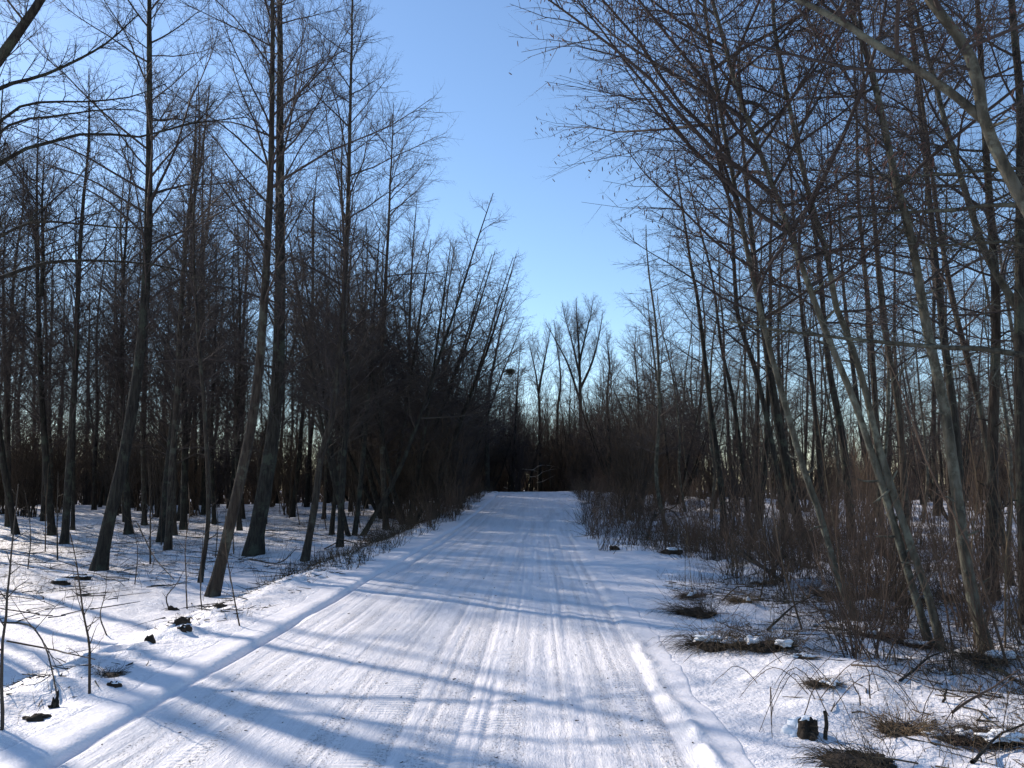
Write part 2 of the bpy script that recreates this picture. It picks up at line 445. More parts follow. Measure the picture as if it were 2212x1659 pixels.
RS = 1.0
def build_tree(name, tp, r0, seed, label, cat='tree', group=None, bark='bark_dark', twig='twig', limbs=(), forks=(), crown=None, rtip=0.012, flare=0.45, S=12, power=0.85, kind='up', single=False):
    """tp: world polyline of the trunk from the ground up. forks: list of (polyline, r0) second stems. single: one joined crown"""
    rng = np.random.default_rng(seed)
    r0 = r0 * RS
    base = np.array(tp[0], float)
    K = 40
    p = resample(np.array(tp) - base, K)
    p = p + np.cumsum(rng.normal(0, 0.006, (K, 3)), axis=0) * np.linspace(0, 1, K)[:, None]
    d0 = norm(p[1] - p[0]); p[0] = p[0] - d0 * 0.25        # start a little under the snow
    root = empty(name, base)
    V, Q, r = trunk_mesh(rng, p, r0, rtip, flare, S, power)
    add('trunk', mesh_np('trunk', V, Q, True, M[bark]), root)
    c = dict(lo=0.3, n1=46, L1=2.8, ang1=52, topang=40)
    c.update(crown or {})
    catk = c.get('catkins', False)
    lines = [(p, r, c['lo'], c['n1'])]
    for pp, rr in forks:
        fp = resample(np.array(pp) - base, 24)
        V, Q, fr = trunk_mesh(rng, fp, rr, 0.01, 0.0, 9, power)
        add('stem', mesh_np('stem', V, Q, True, M[bark]), root)
        lines.append((fp, fr, 0.2, int(c['n1'] * 0.6)))
    joined = []
    for lp, lr, lo, n1 in lines:
        if n1 < 1: continue
        for li, v, mt in bough_spots(rng, lp, lr, lo, n1, c['L1'], c['ang1'], c['topang'], kind):
            if single:
                V, Q, _ = bough_arr(kind, li, v, False)
                A = np.array(mt); joined.append((V @ A[:3, :3].T + A[:3, 3], Q))
            else:
                bm, cm = bough_mesh(kind, li, v, twig)
                o = add('branch', bm, root); o.matrix_basis = mt
                if catk and cm is not None and rng.random() < 0.8:
                    o2 = add('catkins', cm, o); o2["kind"] = "stuff"
    for pp, rr in limbs:
        q = resample(np.array(pp) - base, 14)[None]; R1 = rr * np.linspace(1, 0.2, 14)[None]
        Ln = np.linalg.norm(np.diff(q[0], axis=0), axis=1).sum()
        P2, R2, L2 = spawn(rng, q, R1, 18, 0.2, 0.99, 46, 12, min(0.3 * Ln, 1.5), 5, 0.009, curl=0.25, jit=0.14, flat=0.4, tip=0.3)
        P3, R3, L3 = spawn(rng, P2, R2, 8, 0.1, 1, 44, 14, 0.5 * L2, 3, 0.004, jit=0.14, tip=0.5)
        P4, R4, _ = spawn(rng, P3, R3, 3, 0.2, 1, 44, 14, 0.5 * L3, 2, 0.0025, tip=0.5)
        V, Q = merge([tubes(q, R1, 8), tubes(P2, R2, 3), tubes(P3, R3, 3), cones(P4, R4)])
        add('bough', mesh_np('bough', V, Q, False, M[bark]), root)
    if joined:
        V, Q = merge(joined)
        add('crown', mesh_np('crown', V, Q, False, M[twig]), root)
    tag(root, label, cat, group)
    return root

def img_trunk(pix, base_d=None, lean=0.0, top=None, d_of=None):
    """trunk line through photo points; the first point is the foot on the snow. lean = metres of depth per metre of height"""
    b = hit(*pix[0]) if base_d is None else None
    if b is None:
        b = at(pix[0][0], pix[0][1], base_d); b[2] = ground_z(b[0], b[1])
    pts = [b]
    for (x, y) in pix[1:]:
        q = at(x, y, b[1])
        for _ in range(3):
            q = at(x, y, b[1] + lean * (q[2] - b[2]))
        pts.append(q)
    if top is not None and top > pts[-1][2] + 0.5:
        d = norm(pts[-1] - pts[-2]); d = norm(d + np.array([0, 0, 0.25]))
        n = 3; h = (top - pts[-1][2]) / n
        for k in range(n):
            pts.append(pts[-1] + d * (h / max(d[2], 0.3)))
    return pts

# ------------------------------------------------------------------ ground and road
def spread(a, b, s0, g):
    out = [a]; s = s0
    while out[-1] < b:
        out.append(out[-1] + s); s *= g
    return np.array(out)
def grid_mesh(name, xs, ys, zf, material):
    """xs (C,) or (R,C) columns, ys (R,) rows"""
    R_ = len(ys)
    X = xs if xs.ndim == 2 else np.broadcast_to(xs, (R_, len(xs)))
    Y = np.broadcast_to(ys[:, None], X.shape)
    Z = zf(X, Y)
    V = np.stack([X, Y, Z], -1).reshape(-1, 3)
    C_ = X.shape[1]
    i = (np.arange(R_ - 1)[:, None] * C_ + np.arange(C_ - 1)[None, :]).ravel()
    Q = np.stack([i, i + 1, i + 1 + C_, i + C_], 1)
    return mesh_np(name, V, Q, True, material), X, Y
xr = spread(6.5, 160, 0.08, 1.06); xl = -spread(8.0, 160, 0.08, 1.06)[::-1]
gx = np.concatenate([xl, np.arange(-7.95, 6.46, 0.06), xr])
near = spread(3.2, 170, 0.03, 1.0095)
gy = np.concatenate([-spread(0, 30, 0.3, 1.2)[::-1][:-1], np.arange(0, 3.2, 0.2), near])
def edge(s, Y, hw):
    j = 0.10 * vn(Y * 1.1, 0 * Y + 61) + 0.06 * vn(Y * 4.3, 0 * Y + 67)
    return np.where(s < 0, hw + 0.38, hw + 0.17) + j
def ground_h(X, Y):
    u = np.abs(X - road_c(Y)); hw = road_hw(Y)
    s = X - road_c(Y); e = edge(s, Y, hw)
    return terrain(X, Y) - 0.10 * (1 - ss(e - 0.12, e - 0.01, u))
gme, GX, GY = grid_mesh('ground', gx, gy, ground_h, M['snow'])
u = GX - road_c(GY); hw = road_hw(GY)
lit = 0.95 * ss(hw + 3.0, hw + 6.0, -u) * ss(9, 17, GY) + 0.45 * ss(hw + 0.5, hw + 1.4, -u) * (1 - ss(hw + 1.8, hw + 2.8, -u)) \
    + 0.95 * ss(hw + 0.9, hw + 2.6, u)
lit = np.clip(lit, 0, 1)
ca = gme.color_attributes.new("litter", 'FLOAT_COLOR', 'POINT')
ca.data.foreach_set("color", np.stack([lit, lit, lit, np.ones_like(lit)], -1).astype(np.float32).ravel())
g = add('ground', gme); tag(g, 'snow covered forest floor either side of the track', kind='structure')

rrng = np.random.default_rng(11)
RUTS = [(-1.62, 0.05, 0.012), (-1.5, 0.03, 0.008), (-1.30, 0.035, 0.010), (-1.0, 0.03, 0.008), (-0.82, 0.10, 0.012), (-0.55, 0.025, 0.007),
        (-0.36, 0.03, 0.010), (-0.05, 0.04, 0.010), (0.14, 0.025, 0.009), (0.33, 0.09, 0.010), (0.52, 0.03, 0.014), (0.78, 0.03, 0.008), (0.95, 0.06, 0.012),
        (1.18, 0.03, 0.012), (1.40, 0.05, 0.012), (1.58, 0.03, 0.010), (1.72, 0.05, 0.013)] + [(float(c_), float(w_), float(d_)) for c_, w_, d_ in zip(rrng.uniform(-1.75, 1.8, 26), rrng.uniform(0.013, 0.022, 26), rrng.uniform(0.004, 0.010, 26))]
def road_h(X, Y):
    u = X - road_c(Y); hw = road_hw(Y); k = hw / 1.9
    z = terrain(X, Y)
    z = z - 0.02 * (1 - ss(hw - 0.15, hw + 0.05, np.abs(u)))           # packed by wheels
    wob = 0.03 * vn(Y * 0.35, 0 * Y + 7)
    gr = np.exp(-((u + hw + wob) / 0.05) ** 2)
    z = z - 0.062 * gr * (0.85 + 0.4 * vn(Y * 1.3, 0 * Y + 2))          # the deep wheel groove at the left edge
    z = z + 0.010 * np.exp(-((u + hw + wob + 0.15) / 0.07) ** 2) * (0.8 + 1.0 * vn(Y * 2.1, X * 2))
    far = ss(13, 16, Y) * (1 - ss(27, 32, Y))
    z = z - 0.05 * far * np.exp(-((u + hw + wob - 0.28) / 0.06) ** 2)
    # ragged lip pushed up on the right
    w2 = 0.10 * vn(Y * 0.6, 0 * Y + 31) + 0.05 * vn(Y * 2.5, 0 * Y + 3)
    lip = np.clip(0.55 + 1.5 * vn(Y * 0.42 + 3.1, 0 * Y + 19), 0.12, 1.2) * (0.8 + 1.3 * vn(Y * 6, X * 7))
    z = z + 0.030 * lip * np.exp(-((u - hw + w2 + 0.06) / 0.055) ** 2)
    for i, (c, s, dp) in enumerate(RUTS):
        cw = c * k + 0.035 * vn(Y * 0.22, 0 * Y + 50 + i * 3)
        amp = np.clip(0.75 + 1.3 * vn(Y * 0.5, 0 * Y + 90 + i * 5), 0, 1.5)
        z = z - 0.75 * dp * amp * np.exp(-((u - cw) / s) ** 2) * (1 + 0.8 * vn(Y * 9, X * 12))
    z = z + 0.006 * fbm(X * 9, Y * 3.5, 3) * (1 - ss(hw, hw + 0.2, np.abs(u)))
    e = edge(u, Y, hw)
    return z + 0.004 - 0.12 * ss(e, e + 0.10, np.abs(u))
rows = spread(2.4, 62, 0.02, 1.0105)
rows = np.concatenate([-spread(0, 30, 0.5, 1.2)[::-1][:-1], np.arange(0, 2.4, 0.12), rows])
cols = np.linspace(-1, 1, 360)
RX = road_c(rows)[:, None] + cols[None, :] * (road_hw(rows)[:, None] + np.where(cols < 0, 0.56, 0.35)[None, :])
rme, _, _ = grid_mesh('road', RX, rows, road_h, M['road_snow'])
RU = np.abs(RX - road_c(rows)[:, None]); pk = 1 - ss(1.78, 1.98, RU)
ca = rme.color_attributes.new("packed", 'FLOAT_COLOR', 'POINT')
ca.data.foreach_set("color", np.stack([pk, pk, pk, np.ones_like(pk)], -1).astype(np.float32).ravel())
ro = add('road', rme); tag(ro, 'snow packed forest road with long wheel ruts', kind='structure')

# ------------------------------------------------------------------ key trees, left of the road
CL = dict(lo=0.2, n1=66, L1=4.4, ang1=54, topang=42, curl1=0.5, n2=11, n3=7, rt=0.0037)
RS = 0.76
G_L = 'alders at the front of the left stand'
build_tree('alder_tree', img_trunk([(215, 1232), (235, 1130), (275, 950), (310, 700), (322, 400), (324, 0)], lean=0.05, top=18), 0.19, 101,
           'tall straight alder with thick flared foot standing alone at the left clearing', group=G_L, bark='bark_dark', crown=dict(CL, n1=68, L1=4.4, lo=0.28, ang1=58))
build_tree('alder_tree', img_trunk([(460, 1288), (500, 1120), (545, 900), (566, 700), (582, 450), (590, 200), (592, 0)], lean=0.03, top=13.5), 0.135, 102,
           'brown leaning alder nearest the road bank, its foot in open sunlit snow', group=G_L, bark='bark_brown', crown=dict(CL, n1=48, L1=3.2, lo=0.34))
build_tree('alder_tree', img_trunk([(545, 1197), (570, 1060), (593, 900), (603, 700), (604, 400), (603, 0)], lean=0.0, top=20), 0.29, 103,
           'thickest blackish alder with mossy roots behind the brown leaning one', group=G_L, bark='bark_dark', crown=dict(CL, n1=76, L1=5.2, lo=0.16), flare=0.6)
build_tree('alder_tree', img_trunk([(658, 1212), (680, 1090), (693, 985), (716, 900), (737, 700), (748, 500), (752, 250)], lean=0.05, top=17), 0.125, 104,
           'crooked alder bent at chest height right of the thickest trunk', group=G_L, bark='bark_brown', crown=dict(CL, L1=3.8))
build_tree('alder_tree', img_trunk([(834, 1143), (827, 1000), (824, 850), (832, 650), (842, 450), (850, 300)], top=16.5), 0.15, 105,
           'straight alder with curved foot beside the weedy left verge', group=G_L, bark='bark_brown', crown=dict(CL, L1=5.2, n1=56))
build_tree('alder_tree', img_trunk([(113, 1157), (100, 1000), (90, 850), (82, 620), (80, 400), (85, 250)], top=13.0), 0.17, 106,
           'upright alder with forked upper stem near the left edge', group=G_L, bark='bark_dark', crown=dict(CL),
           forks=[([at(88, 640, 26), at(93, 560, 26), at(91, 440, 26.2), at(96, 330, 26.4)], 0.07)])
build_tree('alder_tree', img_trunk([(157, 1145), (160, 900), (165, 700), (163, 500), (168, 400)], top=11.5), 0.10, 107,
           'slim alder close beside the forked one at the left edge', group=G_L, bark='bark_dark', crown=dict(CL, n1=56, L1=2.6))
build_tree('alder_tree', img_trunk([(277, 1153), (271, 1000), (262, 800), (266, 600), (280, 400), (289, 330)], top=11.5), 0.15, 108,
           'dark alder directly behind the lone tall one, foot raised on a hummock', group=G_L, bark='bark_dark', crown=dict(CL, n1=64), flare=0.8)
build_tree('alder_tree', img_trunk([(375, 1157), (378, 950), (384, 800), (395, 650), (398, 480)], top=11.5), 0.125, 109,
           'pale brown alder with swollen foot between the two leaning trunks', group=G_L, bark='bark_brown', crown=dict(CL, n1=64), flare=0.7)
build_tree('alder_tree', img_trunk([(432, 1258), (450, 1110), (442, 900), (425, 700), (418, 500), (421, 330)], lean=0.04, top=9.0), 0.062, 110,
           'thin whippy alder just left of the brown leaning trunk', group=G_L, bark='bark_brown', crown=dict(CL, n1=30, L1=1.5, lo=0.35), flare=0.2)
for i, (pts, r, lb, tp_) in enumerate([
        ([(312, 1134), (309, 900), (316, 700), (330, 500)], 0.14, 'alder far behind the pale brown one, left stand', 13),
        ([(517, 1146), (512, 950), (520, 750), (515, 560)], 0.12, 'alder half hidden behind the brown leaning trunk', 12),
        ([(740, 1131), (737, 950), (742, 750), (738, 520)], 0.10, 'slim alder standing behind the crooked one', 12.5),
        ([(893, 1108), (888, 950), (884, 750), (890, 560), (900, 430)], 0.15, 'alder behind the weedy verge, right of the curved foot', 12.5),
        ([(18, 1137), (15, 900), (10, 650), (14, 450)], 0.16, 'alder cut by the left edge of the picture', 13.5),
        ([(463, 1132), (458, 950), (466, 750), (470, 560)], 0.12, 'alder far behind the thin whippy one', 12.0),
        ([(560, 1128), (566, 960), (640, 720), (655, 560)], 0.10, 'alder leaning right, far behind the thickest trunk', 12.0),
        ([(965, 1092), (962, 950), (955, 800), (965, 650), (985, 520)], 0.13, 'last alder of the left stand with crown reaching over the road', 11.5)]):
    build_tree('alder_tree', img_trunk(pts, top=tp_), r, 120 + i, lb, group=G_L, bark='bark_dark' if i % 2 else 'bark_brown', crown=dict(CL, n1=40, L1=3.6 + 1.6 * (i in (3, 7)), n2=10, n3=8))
# an old tree just left of the picture reaches in with long boughs
bd = 13.0
def limb(pix, d0, d1):
    n = len(pix); return [at(x, y, d0 + (d1 - d0) * k / (n - 1)) for k, (x, y) in enumerate(pix)]
build_tree('spreading_tree', img_trunk([(-210, 1300), (-190, 900), (-150, 500), (-90, 250), (0, 133), (95, 0)], base_d=11.5, top=11.5), 0.22, 140,
           'spreading tree past the left edge sending long level boughs into view', bark='bark_dark', twig='twig_grey', crown=dict(lo=0.6, n1=7, L1=2.4, ang1=60),
           limbs=[(limb([(-165, 560), (0, 351), (89, 315), (155, 293), (222, 289), (311, 295), (400, 269), (533, 253)], 11.5, 13), 0.041),
                  (limb([(-140, 450), (0, 262), (80, 222), (178, 220), (284, 209), (360, 180)], 11.5, 12.5), 0.034),
                  (limb([(-175, 620), (0, 511), (75, 480), (178, 484), (284, 493), (380, 480)], 11.5, 12.5), 0.031),
                  (limb([(-150, 480), (0, 284), (133, 249), (267, 235), (330, 250)], 11.5, 12), 0.031),
                  (limb([(-180, 660), (0, 600), (120, 565), (300, 568), (420, 590)], 11.5, 13), 0.04),
                  (limb([(-100, 260), (0, 190), (100, 160), (220, 100), (300, 30)], 11.5, 12.5), 0.04)])

# ------------------------------------------------------------------ key trees, right of the road
CRN = dict(lo=0.34, n1=32, L1=3.0, ang1=66, topang=50, curl1=0.25, n2=10, n3=7, flat=0.7, droop=0.25, r1=0.02, rt=0.0034)
RS = 0.72
G_R = 'leaning alders by the right verge'
def fix_top(p, h): return p
R1 = img_trunk([(1850, 1340), (1809, 1247), (1770, 1108), (1738, 1019), (1684, 831), (1642, 664), (1606, 500), (1572, 330), (1545, 170), (1528, 60)], lean=-0.02, top=10.5)
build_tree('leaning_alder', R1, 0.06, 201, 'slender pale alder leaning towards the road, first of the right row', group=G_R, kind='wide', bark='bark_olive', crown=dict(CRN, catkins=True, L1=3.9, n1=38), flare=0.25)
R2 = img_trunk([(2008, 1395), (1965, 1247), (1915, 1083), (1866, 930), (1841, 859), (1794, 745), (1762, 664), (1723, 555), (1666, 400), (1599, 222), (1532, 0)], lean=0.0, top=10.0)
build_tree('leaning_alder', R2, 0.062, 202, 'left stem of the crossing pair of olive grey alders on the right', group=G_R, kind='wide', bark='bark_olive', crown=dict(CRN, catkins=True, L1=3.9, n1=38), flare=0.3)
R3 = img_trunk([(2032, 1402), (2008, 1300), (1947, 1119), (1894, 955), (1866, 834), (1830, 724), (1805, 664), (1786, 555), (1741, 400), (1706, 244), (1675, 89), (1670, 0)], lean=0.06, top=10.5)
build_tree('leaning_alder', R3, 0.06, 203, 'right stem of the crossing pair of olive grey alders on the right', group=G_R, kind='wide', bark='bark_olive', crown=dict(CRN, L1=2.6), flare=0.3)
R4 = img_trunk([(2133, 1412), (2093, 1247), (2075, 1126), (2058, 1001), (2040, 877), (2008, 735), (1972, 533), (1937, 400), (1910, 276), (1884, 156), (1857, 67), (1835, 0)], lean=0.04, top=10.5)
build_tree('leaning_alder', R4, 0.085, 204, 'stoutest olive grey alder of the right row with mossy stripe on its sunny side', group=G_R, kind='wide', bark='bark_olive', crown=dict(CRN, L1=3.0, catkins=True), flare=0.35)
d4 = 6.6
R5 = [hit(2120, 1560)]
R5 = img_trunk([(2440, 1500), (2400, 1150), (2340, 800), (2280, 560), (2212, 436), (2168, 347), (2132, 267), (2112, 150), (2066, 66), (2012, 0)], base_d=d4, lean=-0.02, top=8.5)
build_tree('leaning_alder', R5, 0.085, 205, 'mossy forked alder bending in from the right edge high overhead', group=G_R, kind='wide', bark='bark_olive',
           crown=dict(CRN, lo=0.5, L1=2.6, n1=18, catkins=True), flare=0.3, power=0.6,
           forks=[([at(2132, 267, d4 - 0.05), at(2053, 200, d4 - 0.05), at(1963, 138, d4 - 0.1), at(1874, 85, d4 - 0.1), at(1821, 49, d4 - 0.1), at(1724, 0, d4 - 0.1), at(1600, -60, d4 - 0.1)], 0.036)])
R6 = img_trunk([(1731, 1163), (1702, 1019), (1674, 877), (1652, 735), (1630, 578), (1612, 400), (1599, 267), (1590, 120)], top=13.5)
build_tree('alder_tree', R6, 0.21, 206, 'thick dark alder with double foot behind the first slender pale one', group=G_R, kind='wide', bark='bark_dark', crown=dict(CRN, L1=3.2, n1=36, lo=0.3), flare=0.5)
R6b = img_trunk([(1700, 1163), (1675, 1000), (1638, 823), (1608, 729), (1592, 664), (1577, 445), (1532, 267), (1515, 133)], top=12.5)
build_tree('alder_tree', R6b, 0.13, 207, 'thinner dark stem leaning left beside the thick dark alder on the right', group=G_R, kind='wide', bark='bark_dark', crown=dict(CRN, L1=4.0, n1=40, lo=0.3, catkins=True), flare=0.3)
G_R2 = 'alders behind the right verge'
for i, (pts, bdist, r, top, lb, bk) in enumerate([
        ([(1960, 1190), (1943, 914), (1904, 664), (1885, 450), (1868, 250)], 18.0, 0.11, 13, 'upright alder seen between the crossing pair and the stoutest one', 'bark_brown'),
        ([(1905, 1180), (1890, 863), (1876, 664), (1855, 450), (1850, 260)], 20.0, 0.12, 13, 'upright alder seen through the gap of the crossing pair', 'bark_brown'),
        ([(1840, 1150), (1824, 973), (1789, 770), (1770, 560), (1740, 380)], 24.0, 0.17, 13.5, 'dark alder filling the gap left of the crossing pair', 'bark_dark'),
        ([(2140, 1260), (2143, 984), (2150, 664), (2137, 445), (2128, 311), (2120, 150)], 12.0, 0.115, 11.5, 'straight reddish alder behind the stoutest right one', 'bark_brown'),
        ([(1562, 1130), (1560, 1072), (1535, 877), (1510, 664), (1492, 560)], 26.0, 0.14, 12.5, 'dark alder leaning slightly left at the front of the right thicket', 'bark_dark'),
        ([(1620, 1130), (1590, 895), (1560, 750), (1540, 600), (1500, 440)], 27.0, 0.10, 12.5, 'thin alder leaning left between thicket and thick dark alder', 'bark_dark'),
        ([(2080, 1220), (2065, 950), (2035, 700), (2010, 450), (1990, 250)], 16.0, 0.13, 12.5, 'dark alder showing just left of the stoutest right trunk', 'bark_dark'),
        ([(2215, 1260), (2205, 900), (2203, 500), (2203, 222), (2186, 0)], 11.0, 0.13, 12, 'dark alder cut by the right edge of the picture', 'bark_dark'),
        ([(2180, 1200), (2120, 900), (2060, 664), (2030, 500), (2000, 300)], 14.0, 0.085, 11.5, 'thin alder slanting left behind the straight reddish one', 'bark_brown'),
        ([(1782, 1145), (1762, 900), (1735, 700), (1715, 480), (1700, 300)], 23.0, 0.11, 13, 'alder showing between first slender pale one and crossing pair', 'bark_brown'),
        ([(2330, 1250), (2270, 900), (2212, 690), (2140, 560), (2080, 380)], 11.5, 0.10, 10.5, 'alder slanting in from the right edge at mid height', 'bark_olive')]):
    build_tree('alder_tree', img_trunk(pts, base_d=bdist, top=top), r, 220 + i, lb, group=G_R2, kind='wide', bark=bk, crown=dict(CRN, L1=3.0, n1=26, n2=9, n3=7, lo=0.3, droop=0.1))
# tree past the right edge with level boughs
build_tree('spreading_tree', img_trunk([(2560, 1480), (2540, 1000), (2520, 600), (2500, 200), (2480, 0)], base_d=8.0, top=8.5), 0.15, 240,
           'tree past the right edge sending long level boughs across the alders', bark='bark_olive', twig='twig_grey', kind='wide', crown=dict(CRN, n1=12, lo=0.4),
           limbs=[(limb([(2540, 880), (2212, 767), (2008, 749), (1866, 735), (1674, 713), (1560, 690)], 8, 9.5), 0.04),
                  (limb([(2530, 520), (2212, 444), (2066, 453), (1960, 458), (1857, 467), (1740, 490)], 8, 9.5), 0.035),
                  (limb([(2530, 640), (2212, 530), (2100, 527), (2010, 530), (1900, 520)], 8, 9), 0.03),
                  (limb([(2520, 420), (2212, 365), (2100, 372), (1960, 380), (1830, 370)], 8, 9), 0.028)])

# ------------------------------------------------------------------ trees at the far bend
RS = 0.85
G_F = 'trees at the far bend of the road'
VASE = dict(lo=0.42, n1=34, L1=5.2, ang1=30, topang=22, curl1=0.35, n2=9, n3=7, r1=0.06, rt=0.008, flat=0.3, l3=0.7)
def far_tree(name, pts, Y, r, seed, lb, top, crown, bark='bark_dark', **kw):
    b = at(pts[0][0], 1060, Y); b[2] = ground_z(b[0], b[1])
    tp = [b] + [at(x, y, Y) for x, y in pts[1:]]
    return build_tree(name, tp, r, seed, lb, group=G_F, bark=bark, crown=crown, **kw)
far_tree('ash_tree', [(1258, 1060), (1256, 950), (1254, 850), (1252, 760), (1247, 690), (1246, 645)], 60, 0.24, 301, 'tall vase shaped tree rising above the bend of the road', 16, dict(VASE, lo=0.55, L1=2.4, n1=42),
         forks=[([at(1254, 870, 60), at(1228, 790, 60), at(1200, 735, 60), at(1178, 695, 60)], 0.10), ([at(1254, 840, 60), at(1280, 780, 60), at(1295, 720, 60), at(1303, 670, 60)], 0.10),
                ([at(1253, 815, 60), at(1236, 740, 60.5), at(1222, 690, 61), at(1214, 655, 61)], 0.09), ([at(1252, 780, 60), at(1266, 720, 59.5), at(1276, 680, 59), at(1282, 640, 59)], 0.08)])
far_tree('ash_tree', [(1165, 1060), (1166, 900), (1160, 820), (1150, 770), (1142, 735)], 62, 0.20, 302, 'forked tree left of the tall vase shaped one at the bend', 13, dict(VASE, L1=3.2),
         forks=[([at(1163, 850, 62), at(1172, 800, 62), at(1182, 750, 62), at(1190, 710, 62)], 0.11)])
far_tree('ash_tree', [(1205, 1060), (1204, 900), (1212, 820), (1205, 750), (1198, 690)], 64, 0.18, 303, 'slim tree between the forked and the vase shaped ones', 13, dict(VASE, L1=3.4))
far_tree('alder_tree', [(1052, 1068), (1052, 950), (1056, 850), (1070, 770), (1085, 700), (1100, 650)], 50, 0.20, 304, 'dark straight tree left of the bend whose crown leans to the gap', 13, dict(CL, L1=4.2, n1=50, rt=0.006))
far_tree('alder_tree', [(1105, 1068), (1112, 950), (1116, 860), (1120, 800), (1125, 745)], 58, 0.14, 305, 'low tree in the gap between the left stand and the bend', 11, dict(CL, L1=3.0, n1=40, rt=0.007))
far_tree('alder_tree', [(1318, 1060), (1316, 950), (1312, 860), (1316, 790), (1310, 720)], 52, 0.16, 306, 'bushy tree right of the tall vase shaped one', 12, dict(VASE, L1=3.2, n1=44, rt=0.007))
far_tree('alder_tree', [(1450, 1060), (1435, 930), (1418, 820), (1402, 700), (1395, 640)], 42, 0.13, 307, 'thin grey tree leaning left over the right verge thicket', 12, dict(CRN, L1=3.0, n1=50, rt=0.006), 'bark_olive')
far_tree('alder_tree', [(1385, 1060), (1380, 930), (1378, 840), (1372, 760), (1375, 700)], 48, 0.13, 308, 'bushy alder in the thicket right of the bend', 11, dict(CRN, L1=3.0, n1=50, rt=0.006))
# ball of mistletoe in the gap
rng = np.random.default_rng(31)
mp = at(1101, 803, 57)
n = 260
dv = norm(rng.normal(0, 1, (n, 3)))
P = np.stack([np.zeros((n, 3)), dv * 0.2 + rng.normal(0, .03, (n, 3)), dv * rng.uniform(0.2, 0.5, (n, 1)) * np.array([1, 1, 0.85])], 1)
V1, Q1 = tubes(P, np.tile([0.008, 0.01, 0.016], (n, 1)), 3)
mo = add('mistletoe', mesh_np('mistletoe', V1, Q1, False, M['mistletoe']), loc=mp)
tag(mo, 'dark green mistletoe ball in the treetops left of the bend', 'mistletoe')

# ------------------------------------------------------------------ forest behind: prototypes and copies
RS = 0.9
def proto_tree(seed, h, r, bark, twig, crown, sway=0.25, kind='up'):
    rng = np.random.default_rng(seed)
    k = 7
    z = np.linspace(0, h, k)
    xy = np.cumsum(rng.normal(0, sway * 0.45, (k, 2)), axis=0); xy[0] = 0
    return build_tree('alder_tree', np.column_stack([xy, z]), r, seed, 'bare alder', bark=bark, twig=twig, crown=crown, S=8, rtip=0.015, single=True, kind=kind)
BG = dict(lo=0.22, n1=62, L1=3.6, ang1=52, topang=42, curl1=0.5, n2=10, n3=7, rt=0.004)
protos_l = [proto_tree(400, 16.0, 0.12, 'bark_dark', 'twig', BG), proto_tree(401, 17.5, 0.15, 'bark_dark', 'twig', dict(BG, n1=66, L1=3.9)),
            proto_tree(402, 13.5, 0.09, 'bark_brown', 'twig', dict(BG, n1=54, L1=2.7)), proto_tree(403, 16.5, 0.13, 'bark_brown', 'twig_grey', dict(BG, lo=0.32))]
BGR = dict(BG, n1=38, L1=3.0, ang1=68, topang=48, curl1=0.15, flat=0.75)
protos_r = [proto_tree(410, 15.0, 0.12, 'bark_dark', 'twig', dict(BGR, n1=42), kind='wide'), proto_tree(411, 12.0, 0.10, 'bark_brown', 'twig', BGR, kind='wide'),
            proto_tree(412, 16.0, 0.14, 'bark_dark', 'twig_grey', dict(BGR, lo=0.34), kind='wide'), proto_tree(413, 11.0, 0.085, 'bark_olive', 'twig', dict(BGR, n1=34, L1=2.6), kind='wide')]
protos_s = [proto_tree(420, 17.0, 0.20, 'bark_dark', 'twig', dict(BG, lo=0.76, n1=16, L1=2.0)), proto_tree(421, 16.0, 0.15, 'bark_dark', 'twig', dict(BG, lo=0.78, n1=14, L1=1.8))]
def cam_az(x, y):
    return math.degrees(math.atan2(x, y)) + math.degrees(YAW)      # right positive, 0 = picture centre
taken = [(o.location.x, o.location.y) for o in bpy.data.objects if o.type == 'EMPTY' and o.get("category") == 'tree' and abs(o.location.x) + abs(o.location.y) > 1]
def free(x, y, d, lst):
    return all((x - a) ** 2 + (y - b) ** 2 > d * d for a, b in lst)
rng = np.random.default_rng(77)
used = {}
MARKS_L = [(15, 'the left picture edge'), (90, 'the forked left alder'), (300, 'the lone tall alder'), (425, 'the whippy alder'), (590, 'the thickest trunk'),
           (715, 'the crooked alder'), (828, 'the curved foot alder'), (950, 'the weedy left verge'), (1090, 'the road bend')]
MARKS_R = [(1250, 'the road bend'), (1400, 'the far right verge'), (1520, 'the right thicket edge'), (1660, 'the thick dark alder'), (1760, 'the first slender alder'),
           (1880, 'the crossing pair'), (2040, 'the stoutest right alder'), (2150, 'the straight reddish alder'), (2230, 'the right picture edge')]
def spot(x, y, marks):
    a = math.radians(cam_az(x, y)); px = W0 / 2 + F0 * math.tan(a)
    m = min(marks, key=lambda q: abs(q[0] - px)); dx = px - m[0]
    rel = 'just left of' if dx < -18 else ('just right of' if dx > 18 else 'directly behind')
    return ('near' if y < 38 else 'mid distance' if y < 54 else 'far off'), rel + ' ' + m[1]
def place(protos, x, y, label, group, smin=0.85, smax=1.15, lean=0.0):
    pi = rng.integers(len(protos)); p = protos[pi]
    d_, r_ = spot(x, y, MARKS_L if x < 0 else MARKS_R)
    label = label.format(k=['dark slim', 'tall stout', 'short thin', 'greyish'][pi], d=d_, r=r_)
    loc = (x, y, ground_z(x, y))
    rz = rng.uniform(0, 6.28); sc = rng.uniform(smin, smax)
    tl = (rng.normal(0, 0.03), rng.normal(0, 0.03) + lean)
    if p.name not in used:
        used[p.name] = 1; r = p
        r.location = loc; r.rotation_euler = (tl[0], tl[1], rz); r.scale = (sc,) * 3
    else:
        r = copy_tree(p, loc, rz, sc, tl)
    r["label"] = label; r["group"] = group
    return r
n = 0
